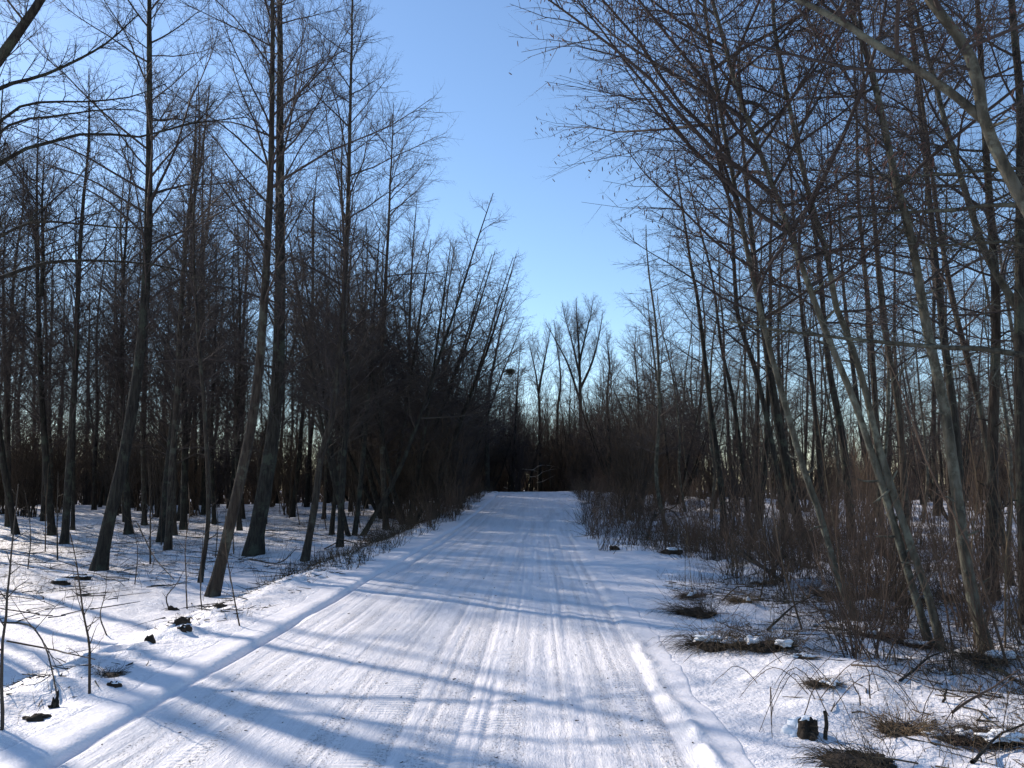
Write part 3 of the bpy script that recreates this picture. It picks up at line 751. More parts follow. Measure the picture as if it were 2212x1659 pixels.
for _ in range(6000):
    x = rng.uniform(-48, -4.5); y = rng.uniform(24, 72)
    az = cam_az(x, y)
    if not -35 < az < 3: continue
    if x > road_c(y) - road_hw(y) - 3.0: continue
    if -17 < x < -7.5 and y < 50 and rng.random() < 0.35: continue
    if not free(x, y, 1.9, taken): continue
    taken.append((x, y)); n += 1
    place(protos_l, x, y, '{k} alder, left stand, {d}, {r}', 'crowded alder stand left of the road', *((0.85, 1.08) if x < -10 else (0.7, 0.85)))
    if n >= 102: break
n = 0
for _ in range(6000):
    x = rng.uniform(3.5, 46); y = rng.uniform(14, 66)
    az = cam_az(x, y)
    if not 2 < az < 35: continue
    if x < road_c(y) + road_hw(y) + 3.0 + (3 if y < 24 else 0): continue
    if not free(x, y, 2.0, taken): continue
    taken.append((x, y)); n += 1
    place(protos_r, x, y, '{k} alder, right stand, {d}, {r}', 'crowded alder stand right of the road', 0.75, 1.0, -0.07)
    if n >= 90: break
for k in range(40):
    y = rng.uniform(60, 86); x = rng.uniform(-0.30 * y + 2, 0.20 * y)
    place(protos_l, x, y, '{k} low alder closing the bend, {r}', 'trees closing the bend', 0.5, 0.68)
for x, y in [(-19, 30), (-22, 27), (-18, 36), (-24, 33), (-20.5, 40), (-26, 38)]:
    place(protos_l, x, y, '{k} full height alder, left stand, {r}', 'crowded alder stand left of the road', 1.02, 1.15)
# trees past the left edge whose shadows cross the snow
sh = np.array([math.sin(SUN_AZ), math.cos(SUN_AZ)])
for (px, py, t) in [(875, 1225, 26), (790, 1252, 24), (620, 1345, 22), (545, 1393, 15.5), (430, 1465, 19), (285, 1555, 15), (90, 1650, 18), (-100, 1640, 15), (-300, 1600, 14), (900, 1659, 23), (1500, 1659, 26)]:
    q = hit(px, py)[:2] + sh * t
    taken.append(tuple(q))
    place(protos_s, q[0], q[1], 'bare alder past the left edge, its trunk shadow falling across the road', 'alders past the left edge', 0.9, 1.1)

# ------------------------------------------------------------------ shrubs
def shrub_mesh(seed, h, nst, spread_, n2, n3, r=0.012, curl=0.1, l2=0.35, l3=0.3, jit=0.07, rt=0.003, fork=True):
    rng = np.random.default_rng(seed)
    K = 9
    az = rng.uniform(0, 6.28, nst); a = np.abs(rng.normal(0, spread_, nst))
    o = np.column_stack([rng.normal(0, 0.10 * h * spread_ + 0.03, (nst, 2)), np.full(nst, -0.05)])
    d = np.column_stack([np.cos(az) * np.sin(a), np.sin(az) * np.sin(a), np.cos(a)])
    Ln = h * rng.uniform(0.5, 1.1, nst)
    p = o; pts = [o]
    for k in range(K - 1):
        d = norm(d + np.array([0, 0, curl]) / K + rng.normal(0, jit, (nst, 3)))
        p = p + d * (Ln / (K - 1))[:, None]; pts.append(p)
    P1 = np.stack(pts, 1); R1 = (r * rng.uniform(0.6, 1.2, nst))[:, None] * np.linspace(1, 0.25, K)[None]
    parts = [tubes(P1, R1, 4)]
    P2, R2, L2 = spawn(rng, P1, R1, n2, 0.2, 0.98, 38, 12, l2 * Ln, 5, r * 0.5, curl=0.25, jit=0.13)
    parts.append(tubes(P2, R2, 3))
    if n3:
        P3, R3, L3 = spawn(rng, P2, R2, n3, 0.15, 1.0, 42, 14, np.clip(0.5 * L2, 0.08, l3), 2, rt, jit=0.1, tip=0.5)
        parts.append(cones(P3, R3 * 1.25))
    return merge(parts)
def proto_shrub(name, seed, mname, **kw):
    V, Q = shrub_mesh(seed, **kw)
    return mesh_np(name, V, Q, False, M[mname])
thick = [proto_shrub('tall_shrub', 500 + i, ['shrub', 'twig', 'shrub', 'twig_grey'][i], h=[5.0, 6.4, 3.8, 5.2][i], nst=[20, 17, 24, 20][i], spread_=[0.22, 0.16, 0.26, 0.2][i],
                     n2=12, n3=9, r=0.022, l2=0.3, l3=0.55, rt=0.006) for i in range(4)]
low = [proto_shrub('low_shrub', 520 + i, ['twig_red', 'shrub', 'weed'][i], h=[1.5, 1.1, 0.8][i], nst=[22, 24, 30][i], spread_=[0.4, 0.6, 0.75][i], n2=6, n3=4, r=0.006, curl=-0.3, l2=0.3, l3=0.2, rt=0.002) for i in range(3)]
whips = [proto_shrub('whip_shrub', 540 + i, ['twig_red', 'shrub', 'twig_red'][i], h=[2.6, 3.2, 2.0][i], nst=[9, 7, 12][i], spread_=[0.14, 0.12, 0.2][i], n2=4, n3=2, r=0.009, l2=0.18, l3=0.15, rt=0.002) for i in range(3)]
def shrub(meshes, x, y, name, label, group, smin=0.8, smax=1.2):
    o = add(name, meshes[rng.integers(len(meshes))], loc=(x, y, ground_z(x, y)))
    s = rng.uniform(smin, smax); o.scale = (s, s, s * rng.uniform(0.9, 1.1)); o.rotation_euler = (rng.normal(0, 0.05), rng.normal(0, 0.05), rng.uniform(0, 6.28))
    d_, r_ = spot(x, y, MARKS_L if x < -1 else MARKS_R)
    tag(o, label.format(d=d_, r=r_), 'shrub', group)
    return o
def scatter(n, xr_, yr_, azr, side_gap, mind, meshes, name, label, group, extra=None, **kw):
    lst = []; k = 0
    for _ in range(n * 60):
        x = rng.uniform(*xr_); y = rng.uniform(*yr_)
        if not azr[0] < cam_az(x, y) < azr[1]: continue
        if abs(x - road_c(y)) < road_hw(y) + side_gap: continue
        if extra and not extra(x, y): continue
        if not free(x, y, mind, lst): continue
        lst.append((x, y)); shrub(meshes, x, y, name, label, group, **kw); k += 1
        if k >= n: break
    return k
scatter(165, (-48, -3.4), (30, 78), (-35, 4), 1.0, 1.4, thick, 'tall_shrub', 'bare bushy shrub of the left thicket, {d}, {r}', 'thicket shrubs left of the road',
        extra=lambda x, y: y > 36 - 0.10 * x - 5 * (x > -8), smin=0.95, smax=1.45)
scatter(75, (2.0, 45), (24, 70), (1.5, 35), 0.9, 1.5, thick, 'tall_shrub', 'bare bushy shrub of the right thicket, {d}, {r}', 'thicket shrubs right of the road',
        extra=lambda x, y: y > 22 + (6 if x > 9 else 0))
scatter(72, (-18, 10), (53, 80), (-13, 12), -4.0, 1.15, thick, 'tall_shrub', 'bare bushy shrub closing the view behind the bend, {r}', 'shrubs behind the bend', smin=1.2, smax=1.75, extra=lambda x, y: y > 57 or abs(x - road_c(y)) > 4)
scatter(44, (3.0, 13), (8.0, 24), (7, 35), 2.5, 0.55, whips, 'whip_shrub', 'clump of thin upright shoots in the right snow, {r}', 'upright shoots under the right alders')
scatter(105, (2.6, 10), (7.2, 24), (9, 35), 2.0, 0.42, low, 'low_shrub', 'low tangled bramble clump in the right snow, {r}', 'bramble clumps on the right')
scatter(100, (1.2, 9), (19, 50), (1.0, 22), 0.35, 0.5, low, 'low_shrub', 'low dark bramble clump, {d}, {r}', 'bramble clumps along the far right verge', smin=0.9, smax=1.4)
scatter(60, (-9, -2), (26, 52), (-20, 1), 0.45, 0.5, low, 'low_shrub', 'low dark brush clump, {d}, {r}', 'brush clumps along the left verge', smin=0.7, smax=1.2, extra=lambda x, y: x > road_c(y) - road_hw(y) - 3.2)

# far wood that reads as one mass
frng = np.random.default_rng(600)
ns = 1000
fx = frng.uniform(-75, 75, ns); fy = frng.uniform(76, 112, ns)
fz = terrain(fx, fy); hgt = frng.uniform(5, 13, ns) * np.where(frng.random(ns) < 0.5, 0.45, 1.0)
K = 5
P = np.stack([np.column_stack([fx + frng.normal(0, .12, ns) * k, fy, fz - 0.2 + hgt * k / (K - 1)]) for k in range(K)], 1)
R_ = frng.uniform(0.03, 0.11, ns)[:, None] * np.linspace(1, 0.15, K)[None]
fp = [tubes(P, R_, 4)]
P2, R2, L2 = spawn(frng, P, R_, 9, 0.08, 0.98, 42, 12, 0.24 * hgt, 3, 0.03, curl=0.3)
fp.append(tubes(P2, R2, 3))
P3, R3, _ = spawn(frng, P2, R2, 4, 0.2, 1.0, 45, 12, 0.5 * L2, 2, 0.014, curl=0.2, tip=0.5)
fp.append(cones(P3, R3 * 1.3))
nb = 2600
bx_ = frng.uniform(-70, 70, nb); by_ = frng.uniform(74, 98, nb); bh = frng.uniform(2.5, 5.5, nb)
P = np.stack([np.column_stack([bx_ + frng.normal(0, .10, nb) * k, by_ + frng.normal(0, .10, nb) * k, terrain(bx_, by_) - 0.2 + bh * k / 3]) for k in range(4)], 1)
Rb = frng.uniform(0.02, 0.05, nb)[:, None] * np.linspace(1, 0.3, 4)[None]
fp.append(tubes(P, Rb, 3))
P2, R2, _ = spawn(frng, P, Rb, 9, 0.05, 0.98, 42, 14, 0.35 * bh, 2, 0.03, curl=0.2)
fp.append(cones(P2, R2))
V, Q = merge(fp)
fo = add('far_wood', mesh_np('far_wood', V, Q, False, M['shrub']))
tag(fo, 'distant bare wood closing the view behind both stands', 'wood', kind='stuff')
# ------------------------------------------------------------------ bushy trees along the edges of the stands
def proto_bushy(seed, h, nst, spread_, twig):
    rng2 = np.random.default_rng(seed)
    root = empty('willow_tree', (0, 0, 0))
    parts = []
    for k in range(nst):
        az = 2 * math.pi * k / nst + rng2.normal(0, 0.4); a = abs(rng2.normal(spread_, 0.08))
        hh = h * rng2.uniform(0.75, 1.05)
        z = np.linspace(0, 1, 7)
        lat = np.tan(a) * z ** 0.8 * hh + rng2.normal(0, 0.1, 7).cumsum() * 0.4
        tp = np.column_stack([np.cos(az) * (lat + 0.12), np.sin(az) * (lat + 0.12), z * hh - 0.15])
        tp = resample(tp, 26)
        V, Q, r = trunk_mesh(rng2, tp, rng2.uniform(0.05, 0.09), 0.01, 0.2, 7)
        add('stem', mesh_np('stem', V, Q, True, M['bark_dark']), root)
        for li, v, mt in bough_spots(rng2, tp, r, 0.28, 30, 3.0, 52, 40, 'up'):
            V, Q, _ = bough_arr('up', li, v, False)
            A = np.array(mt); parts.append((V @ A[:3, :3].T + A[:3, 3], Q))
    V, Q = merge(parts)
    add('crown', mesh_np('crown', V, Q, False, M[twig]), root)
    tag(root, 'x', 'tree')
    return root
bushy = [proto_bushy(700, 9.0, 6, 0.36, 'twig'), proto_bushy(701, 10.0, 5, 0.30, 'twig_grey')]
bl = [(-5.2, 33, 1.2), (-6.4, 29, 1.25), (-5.0, 39, 1.15), (-6.2, 44, 1.15), (-4.9, 47, 1.0), (-4.8, 52, 0.95), (-6.6, 36, 1.3)]
for k, (x, y, s_) in enumerate(bl):
    p = bushy[k % 2]
    if k < 2:
        r = p; r.location = (x, y, ground_z(x, y)); r.scale = (s_,) * 3; r.rotation_euler = (0, 0, k * 1.3)
    else:
        r = copy_tree(p, (x, y, ground_z(x, y)), k * 2.1, s_)
    tag(r, 'many stemmed bushy tree, left, %s, %s' % spot(x, y, MARKS_L), 'tree', 'bushy trees at the left road edge')
for k, (x, y, s_) in enumerate([(6.5, 40, 0.8), (9, 46, 0.8), (5.0, 52, 0.8), (12, 38, 0.75), (16, 33, 0.7), (3.8, 58, 0.75), (8, 57, 0.85), (1.0, 62, 0.8), (-2.5, 64, 0.75), (-6.0, 62, 0.8), (-9.5, 58, 0.85), (4.5, 66, 0.95), (-0.5, 69, 0.9), (-4.5, 70, 0.9), (7.5, 69, 0.9), (-8.5, 68, 0.95), (-3.5, 58, 0.8), (2.8, 60, 0.85), (-1.2, 60.5, 0.8), (-6.8, 57, 0.85), (-11, 63, 0.95), (-12.5, 56, 0.9), (6.2, 63, 0.9), (10.5, 60, 0.9), (1.8, 74, 1.05), (-2.8, 75, 1.05), (-7, 75, 1.05), (5.8, 76, 1.0), (11, 52, 0.85), (-11.5, 73, 1.05)]):
    r = copy_tree(bushy[k % 2], (x, y, ground_z(x, y)), k * 1.7, s_)
    tag(r, 'many stemmed bushy tree, right, %s, %s' % spot(x, y, MARKS_R), 'tree', 'bushy trees at the right road edge')

# ------------------------------------------------------------------ saplings, sticks and fallen branches
def lift(p, h): q = np.array(p); q[2] += h; return q
def twiggy(name, pts, r, seed, label, cat, group=None, m='shrub', n2=9, n3=3, l2=0.22, ang=40, curl=0.2, K=12, tip=0.25, rt=0.0018):
    rg = np.random.default_rng(seed)
    base = np.array(pts[0], float)
    P = resample(np.array(pts) - base, K)
    P = P + np.cumsum(rg.normal(0, 0.004, P.shape), axis=0)
    R = (r * np.linspace(1, tip, K))[None]
    parts = [tubes(P[None], R, 6)]
    if n2:
        Lt = np.linalg.norm(np.diff(P, axis=0), axis=1).sum()
        P2, R2, L2 = spawn(rg, P[None], R, n2, 0.15, 0.97, ang, 12, l2 * Lt, 5, r * 0.45, curl=curl, jit=0.12)
        parts.append(tubes(P2, R2, 4))
        if n3:
            P3, R3, _ = spawn(rg, P2, R2, n3, 0.2, 1.0, 42, 12, 0.45 * L2, 2, rt, tip=0.5)
            parts.append(cones(P3, R3))
    V, Q = merge(parts)
    o = add(name, mesh_np(name, V, Q, True, M[m]), loc=base)
    tag(o, label, cat, group)
    return o
def up(pix):
    b = hit(*pix[0]); o = [lift(b, -0.05)]
    return o + [at(x, y, b[1] + 0.04 * k) for k, (x, y) in enumerate(pix[1:], 1)]
def lying(pix, r=0.01, rise=None):
    o = [lift(hit(x, y), r * 0.8) for x, y in pix]
    if rise:
        for k, h in enumerate(rise): o[k][2] += h
    return o
SAP = 'saplings on the left bank and clearing'
for k, (pix, r, n2, l2, lb) in enumerate([
    ([(4, 1577), (7, 1389), (14, 1300), (21, 1247), (28, 1158), (40, 1040)], 0.012, 11, 0.16, 'tall thin sapling at the left edge by the near bank'),
    ([(195, 1499), (192, 1424), (185, 1371), (178, 1318), (168, 1230), (150, 1150)], 0.011, 10, 0.18, 'bare sapling rising from the dry grass tuft on the near left bank'),
    ([(193, 1375), (178, 1320), (165, 1280), (158, 1225)], 0.008, 6, 0.25, 'small forked sapling in the sunlit clearing'),
    ([(235, 1373), (219, 1332), (231, 1282), (236, 1243)], 0.010, 6, 0.22, 'zigzag sapling in the sunlit clearing'),
    ([(366, 1314), (357, 1289), (377, 1261), (395, 1225)], 0.012, 5, 0.25, 'crooked little sapling left of the thin whippy alder'),
    ([(405, 1316), (402, 1247), (400, 1176), (409, 1100), (405, 1040)], 0.011, 9, 0.16, 'straight sapling just in front of the thin whippy alder'),
    ([(437, 1320), (432, 1265), (435, 1180), (440, 1120)], 0.009, 6, 0.2, 'short sapling between the whippy alder and the brown leaning one'),
    ([(520, 1352), (508, 1300), (496, 1229), (488, 1150), (492, 1080)], 0.009, 8, 0.16, 'slim sapling right of the brown leaning alder foot'),
    ([(325, 1219), (326, 1108), (322, 1000)], 0.022, 8, 0.15, 'stiff dark sapling between lone tall alder and whippy one'),
    ([(124, 1210), (124, 1122), (126, 1020)], 0.022, 8, 0.15, 'stiff dark sapling left of the lone tall alder'),
    ([(98, 1192), (99, 1100), (104, 1000)], 0.018, 8, 0.16, 'thin dark sapling below the forked left alder'),
    ([(349, 1178), (350, 1090), (346, 1000)], 0.018, 8, 0.16, 'thin sapling near the pale brown alder'),
    ([(372, 1188), (371, 1120), (374, 1040)], 0.018, 8, 0.16, 'thin sapling right before the pale brown alder'),
    ([(505, 1197), (503, 1120), (505, 1040)], 0.020, 8, 0.16, 'thin sapling left of the thickest trunk roots'),
    ([(577, 1133), (578, 1060), (574, 990)], 0.022, 8, 0.16, 'sapling between thickest trunk and crooked alder'),
    ([(625, 1120), (626, 1060), (630, 980)], 0.025, 8, 0.16, 'sapling standing far between thickest trunk and crooked alder'),
    ([(648, 1135), (640, 1080), (637, 1010)], 0.022, 8, 0.16, 'leaning sapling behind the crooked alder'),
    ([(705, 1145), (700, 1090), (702, 1020)], 0.022, 8, 0.16, 'sapling right of the crooked alder foot'),
    ([(778, 1140), (772, 1080), (776, 1000), (770, 930)], 0.022, 10, 0.18, 'sapling midway between crooked alder and curved foot alder'),
    ([(865, 1120), (868, 1050), (880, 960)], 0.025, 10, 0.18, 'sapling just right of the curved foot alder'),
    ([(905, 1112), (935, 1010), (975, 920), (1000, 880)], 0.03, 12, 0.22, 'pale arching sapling leaning over the far left verge'),
    ([(60, 1230), (66, 1150), (52, 1060)], 0.014, 9, 0.2, 'thin twiggy sapling at far left in the shade'),
    ([(290, 1262), (296, 1200), (285, 1130)], 0.011, 8, 0.2, 'thin twiggy sapling right of the lone tall alder'),
    ([(465, 1205), (470, 1130), (462, 1060)], 0.014, 8, 0.2, 'thin twiggy sapling behind the brown leaning alder')]):
    twiggy('sapling', up(pix), r, 800 + k, lb, 'sapling', SAP, 'shrub' if k % 3 else 'twig_grey', n2, 3, l2)
RS = 'saplings in the right verge'
for k, (pix, r, n2, l2, lb, m) in enumerate([
    ([(1734, 1360), (1688, 1218), (1667, 1105), (1655, 1000), (1635, 900)], 0.013, 8, 0.14, 'dark sapling leaning left before the first slender pale alder', 'shrub'),
    ([(1830, 1275), (1800, 1120), (1780, 990), (1765, 900)], 0.011, 6, 0.14, 'pale whip between first slender alder and crossing pair', 'straw'),
    ([(2060, 1400), (2020, 1200), (1990, 1060), (1965, 930)], 0.011, 6, 0.12, 'reddish whip in front of the crossing pair', 'twig_red'),
    ([(2180, 1440), (2100, 1200), (2000, 1000), (1950, 860), (1900, 740)], 0.014, 7, 0.12, 'long thin reddish pole slanting across the stoutest right alder', 'twig_red'),
    ([(2105, 1400), (2098, 1200), (2110, 1060), (2092, 930)], 0.011, 7, 0.14, 'upright yellowish shoot at the foot of the stoutest right alder', 'straw'),
    ([(2170, 1400), (2176, 1200), (2190, 1100), (2175, 980)], 0.011, 7, 0.16, 'crooked pale shoot right of the stoutest right alder', 'straw'),
    ([(1500, 1290), (1492, 1230), (1488, 1160)], 0.006, 6, 0.16, 'thin straw coloured stem above the right grass tussocks', 'straw'),
    ([(1480, 1275), (1478, 1215), (1484, 1150)], 0.006, 5, 0.16, 'thinnest straw coloured stem left of the right grass tussocks', 'straw'),
    ([(1865, 1529), (1852, 1490), (1830, 1444)], 0.006, 5, 0.25, 'bent bare twig standing in the near right snow', 'twig_red'),
    ([(1882, 1510), (1884, 1460), (1873, 1430), (1850, 1400)], 0.006, 5, 0.25, 'second bent bare twig in the near right snow', 'shrub'),
    ([(1776, 1596), (1767, 1528)], 0.014, 0, 0, 'short dark stake beside the little stump', 'bark'),
    ([(2037, 1520), (2051, 1492)], 0.010, 0, 0, 'short broken stick poking from the right snow', 'bark'),
    ([(1640, 1290), (1655, 1200), (1640, 1110), (1630, 1020)], 0.012, 9, 0.2, 'twiggy sapling behind the right grass tussocks', 'shrub'),
    ([(1585, 1230), (1580, 1150), (1590, 1060)], 0.012, 9, 0.22, 'twiggy dark sapling before the right thicket', 'shrub')]):
    twiggy('sapling' if n2 else 'stick', up(pix), r, 840 + k, lb, 'sapling' if n2 else 'stick', RS if n2 else None, 'bark_dark' if m == 'bark' else m, n2, 3, l2, tip=0.25 if n2 else 0.8)
for k, (pix, r, rise, n2, lb, m) in enumerate([
    ([(295, 1165), (330, 1218), (377, 1252)], 0.022, (0.5, 0.2, 0), 7, 'fallen forked branch right of the lone tall alder', 'shrub'),
    ([(10, 1437), (110, 1443), (199, 1455)], 0.010, (0.25, 0.18, 0.1), 4, 'thin branch lying level over the near left bank', 'shrub'),
    ([(0, 1392), (53, 1410), (89, 1460), (117, 1524)], 0.012, (0.25, 0.3, 0.2, 0), 5, 'broken bent stick leaning from the near left bank', 'bark_dark'),
    ([(540, 1215), (600, 1225), (640, 1208)], 0.02, (0.05, 0.1, 0.3), 6, 'fallen branch between thickest trunk and crooked alder', 'shrub'),
    ([(700, 1195), (740, 1180), (790, 1185)], 0.02, (0.1, 0.15, 0.05), 6, 'fallen branch right of the crooked alder', 'shrub'),
    ([(1660, 1364), (1724, 1328), (1781, 1314), (1823, 1312)], 0.014, (0, 0.12, 0.2, 0.2), 6, 'arched fallen branch over the right snow', 'bark_dark'),
    ([(1784, 1357), (1845, 1371)], 0.012, (0, 0), 0, 'straight stick lying on snow below the first slender alder', 'bark_dark'),
    ([(1944, 1474), (2030, 1435), (2094, 1432)], 0.012, (0, 0.08, 0.05), 4, 'fallen branch in front of the crossing pair', 'bark_dark'),
    ([(2126, 1453), (2170, 1468), (2225, 1490)], 0.02, (0.05, 0.05, 0), 3, 'dark fallen limb at the foot of the stoutest right alder', 'bark_dark'),
    ([(1919, 1339), (2008, 1343), (2115, 1336), (2186, 1318)], 0.013, (0.1, 0.2, 0.25, 0.3), 6, 'long level branch behind the crossing pair feet', 'bark_dark'),
    ([(1398, 1165), (1415, 1140), (1450, 1132), (1490, 1160)], 0.05, (0, 0.35, 0.45, 0.0), 5, 'arching dark fallen bough at the far right verge', 'bark_dark'),
    ([(1600, 1212), (1640, 1232), (1690, 1262)], 0.06, (0.1, 0.05, 0), 3, 'snowy fallen log behind the right tussocks', 'bark_dark'),
    ([(1560, 1300), (1600, 1285), (1660, 1290)], 0.012, (0, 0.1, 0.05), 5, 'fallen twiggy branch on the right hummocks', 'shrub'),
    ([(1840, 1440), (1900, 1462), (1990, 1480)], 0.009, (0, 0.05, 0), 4, 'thin fallen twig on the near right snow', 'shrub'),
    ([(2060, 1560), (2140, 1548), (2210, 1520)], 0.010, (0.05, 0.15, 0.2), 5, 'reddish fallen branch by the lower right corner', 'twig_red'),
    ([(2100, 1650), (2160, 1620), (2230, 1600)], 0.012, (0, 0.05, 0.1), 3, 'dark stick lying in the lower right corner', 'bark_dark')]):
    twiggy('fallen_branch', lying(pix, r, rise), r, 870 + k, lb, 'branch', 'fallen branches', m, n2, 3, 0.2, curl=0.0, tip=0.4)
# pale broken boughs in the dark of the bend
for k, (a_, b_) in enumerate([((1128, 1013), (1205, 1008)), ((1145, 1030), (1202, 1012)), ((1160, 1042), (1200, 1026)), ((1088, 1052), (1105, 1046))]):
    p0, p1 = at(a_[0], a_[1], 58 + k), at(b_[0], b_[1], 58.6 + k)
    mid = (p0 + p1) / 2 + np.array([0, 0, 0.18 - 0.12 * k])
    twiggy('broken_bough', [p0, p0 * 0.7 + p1 * 0.3 + np.array([0, 0, -0.1]), mid, p1], 0.022, 900 + k, ['upper', 'middle', 'lower', 'leftmost small'][k] + ' pale broken bough caught by sun behind the bend', 'branch', 'pale broken boughs behind the bend', 'pale_wood', 6, 2, 0.25, tip=0.3, rt=0.006)

# ------------------------------------------------------------------ clods, stump, tussocks
def lump(seed, rx, ry, rz_, rough=0.22, nu=18, nv=10, cut=-0.3):
    rg = np.random.default_rng(seed)
    th = np.linspace(0, 2 * math.pi, nu, endpoint=False); ph = np.linspace(cut, math.pi / 2, nv)
    TH, PH = np.meshgrid(th, ph)
    D = np.stack([np.cos(PH) * np.cos(TH), np.cos(PH) * np.sin(TH), np.sin(PH)], -1)
    o = rg.uniform(0, 50, 3)
    f = 1 + rough * 2 * (fbm(D[..., 0] * 2.2 + o[0], D[..., 1] * 2.2 + D[..., 2] * 1.7 + o[1], 3))
    V = D * f[..., None] * np.array([rx, ry, rz_])
    i = np.arange(nv - 1)[:, None] * nu + np.arange(nu)[None]; j = np.arange(nv - 1)[:, None] * nu + (np.arange(nu) + 1) % nu
    Q = np.stack([i, j, j + nu, i + nu], -1).reshape(-1, 4)
    return V.reshape(-1, 3), Q
def clod(px, py, rx, rz_, seed, lb, name='earth_clod', cat='clod', snow=True, m='soil', group='clods and stones on the bank'):
    b = hit(px, py); b[2] -= rz_ * 0.3
    root = empty(name, b)
    V, Q = lump(seed, rx, rx * 0.8, rz_, 0.5)
    add('body', mesh_np('body', V, Q, False, M[m]), root)
    if snow:
        V, Q = lump(seed + 1, rx * 0.8, rx * 0.65, rz_ * 0.32, 0.3, 14, 7, 0.0)
        add('snow_cap', mesh_np('snow_cap', V, Q, True, M['snow_cap']), root, loc=(0.1 * rx, 0.2 * rx, rz_ * 0.85))
    tag(root, lb, cat, group)
clod(394, 1345, 0.075, 0.08, 920, 'upper of two dark earth clods on the left bank', snow=False)
clod(397, 1362, 0.06, 0.06, 922, 'lower of two dark earth clods on the left bank')
clod(323, 1386, 0.045, 0.055, 924, 'small dark earth clod left of the paired clods', snow=False)
clod(128, 1262, 0.17, 0.14, 926, 'dark snow topped stone in the sunlit clearing')
clod(170, 1250, 0.25, 0.08, 928, 'low snowy stone right of the dark one in the clearing')
clod(80, 1553, 0.085, 0.05, 930, 'flat dark clod at the near left bank', snow=False)
clod(248, 1482, 0.05, 0.04, 932, 'snow capped clod under the grass tuft on the left bank')
clod(118, 1528, 0.035, 0.11, 934, 'splintered dark stub on the near left bank', 'stub', 'stub', False, 'bark_dark', None)
clod(480, 1312, 0.10, 0.05, 936, 'dark clod beside the brown leaning alder foot', snow=False)
clod(372, 1318, 0.10, 0.06, 938, 'dark clod under the crooked little sapling', snow=False)
clod(1452, 1196, 0.22, 0.15, 940, 'dark snow topped clod by the far right verge')
clod(1325, 1187, 0.12, 0.10, 941, 'small dark clod at the right road edge far off', snow=False)
# little stump with snow
b = hit(1746, 1590)
root = empty('tree_stump', b)
V, Q = lump(950, 0.050, 0.045, 0.14, 0.55, 26, 16, -0.3)
V[:, 2] = np.minimum(V[:, 2], 0.10 + 0.35 * vn(V[:, 0] * 45 + 3, V[:, 1] * 45) * 0.14)
V[:, :2] *= (1.25 - 2.2 * np.clip(V[:, 2:3], 0, 0.12))
add('body', mesh_np('body', V, Q, False, M['soil']), root)
V, Q = lump(951, 0.10, 0.06, 0.075, 0.5)
add('snow_cap', mesh_np('snow_cap', V, Q, True, M['snow_cap']), root, loc=(-0.04, 0.06, 0.0))
V, Q = lump(953, 0.032, 0.028, 0.02, 0.5, 14, 7, -0.3)
add('snow_cap', mesh_np('snow_cap', V, Q, True, M['snow_cap']), root, loc=(-0.008, 0.012, 0.095))
tag(root, 'small dark rotten stump backed by snow at the near right', 'stump')

def tussock(pos, r, h, seed, lb, m='weed', blades=160, lean=(0, 0), mound=0.5, snow=True, group='grass tussocks on the right', bl=1.0):
    rg = np.random.default_rng(seed)
    root = empty('grass_tussock', pos)
    if mound:
        V, Q = lump(seed, r * 0.62, r * 0.5, h * mound * 0.8, 0.35, 20, 9)
        add('mound', mesh_np('mound', V, Q, False, M['soil']), root)
    n = blades
    az = rg.uniform(0, 6.28, n); rr = np.sqrt(rg.random(n)) * r * 0.7
    o = np.column_stack([np.cos(az) * rr, np.sin(az) * rr * 0.85, np.full(n, -0.02) + (h * mound * 0.75) * np.sqrt(np.clip(1 - (rr / r) ** 2, 0, 1))])
    az2 = az + rg.normal(0, 0.7, n)
    d = norm(np.column_stack([np.cos(az2) * 0.75 + lean[0], np.sin(az2) * 0.75 + lean[1], rg.uniform(0.05, 1.1, n)]))
    L = h * bl * rg.uniform(0.5, 1.5, n); K = 5; p = o; pts = [o]
    for k in range(K - 1):
        d = norm(d + np.array([0, 0, -0.30]) + rg.normal(0, 0.26, (n, 3))); p = p + d * (L / (K - 1))[:, None]; pts.append(p)
    P = np.stack(pts, 1); R = (rg.uniform(0.0012, 0.003, n))[:, None] * np.linspace(1, 0.3, K)[None]
    parts = [tubes(P, R, 3)]
    P2, R2, _ = spawn(rg, P, R, 2, 0.3, 0.95, 45, 14, 0.35 * L, 2, 0.0016)
    parts.append(cones(P2, R2))
    V, Q = merge(parts)
    add('blades', mesh_np('blades', V, Q, False, M[m]), root)["kind"] = "stuff"
    if snow:
        for k in range(3):
            V, Q = lump(seed + 5 + k, r * rg.uniform(0.12, 0.34), r * rg.uniform(0.12, 0.25), h * rg.uniform(0.10, 0.18), 0.6, 16, 8, -0.3)
            add('snow_cap', mesh_np('snow_cap', V, Q, True, M['snow_cap']), root, loc=(rg.uniform(-0.5, 0.5) * r, rg.uniform(-0.5, 0.2) * r, h * mound * 0.85))
    tag(root, lb, 'tussock', group)
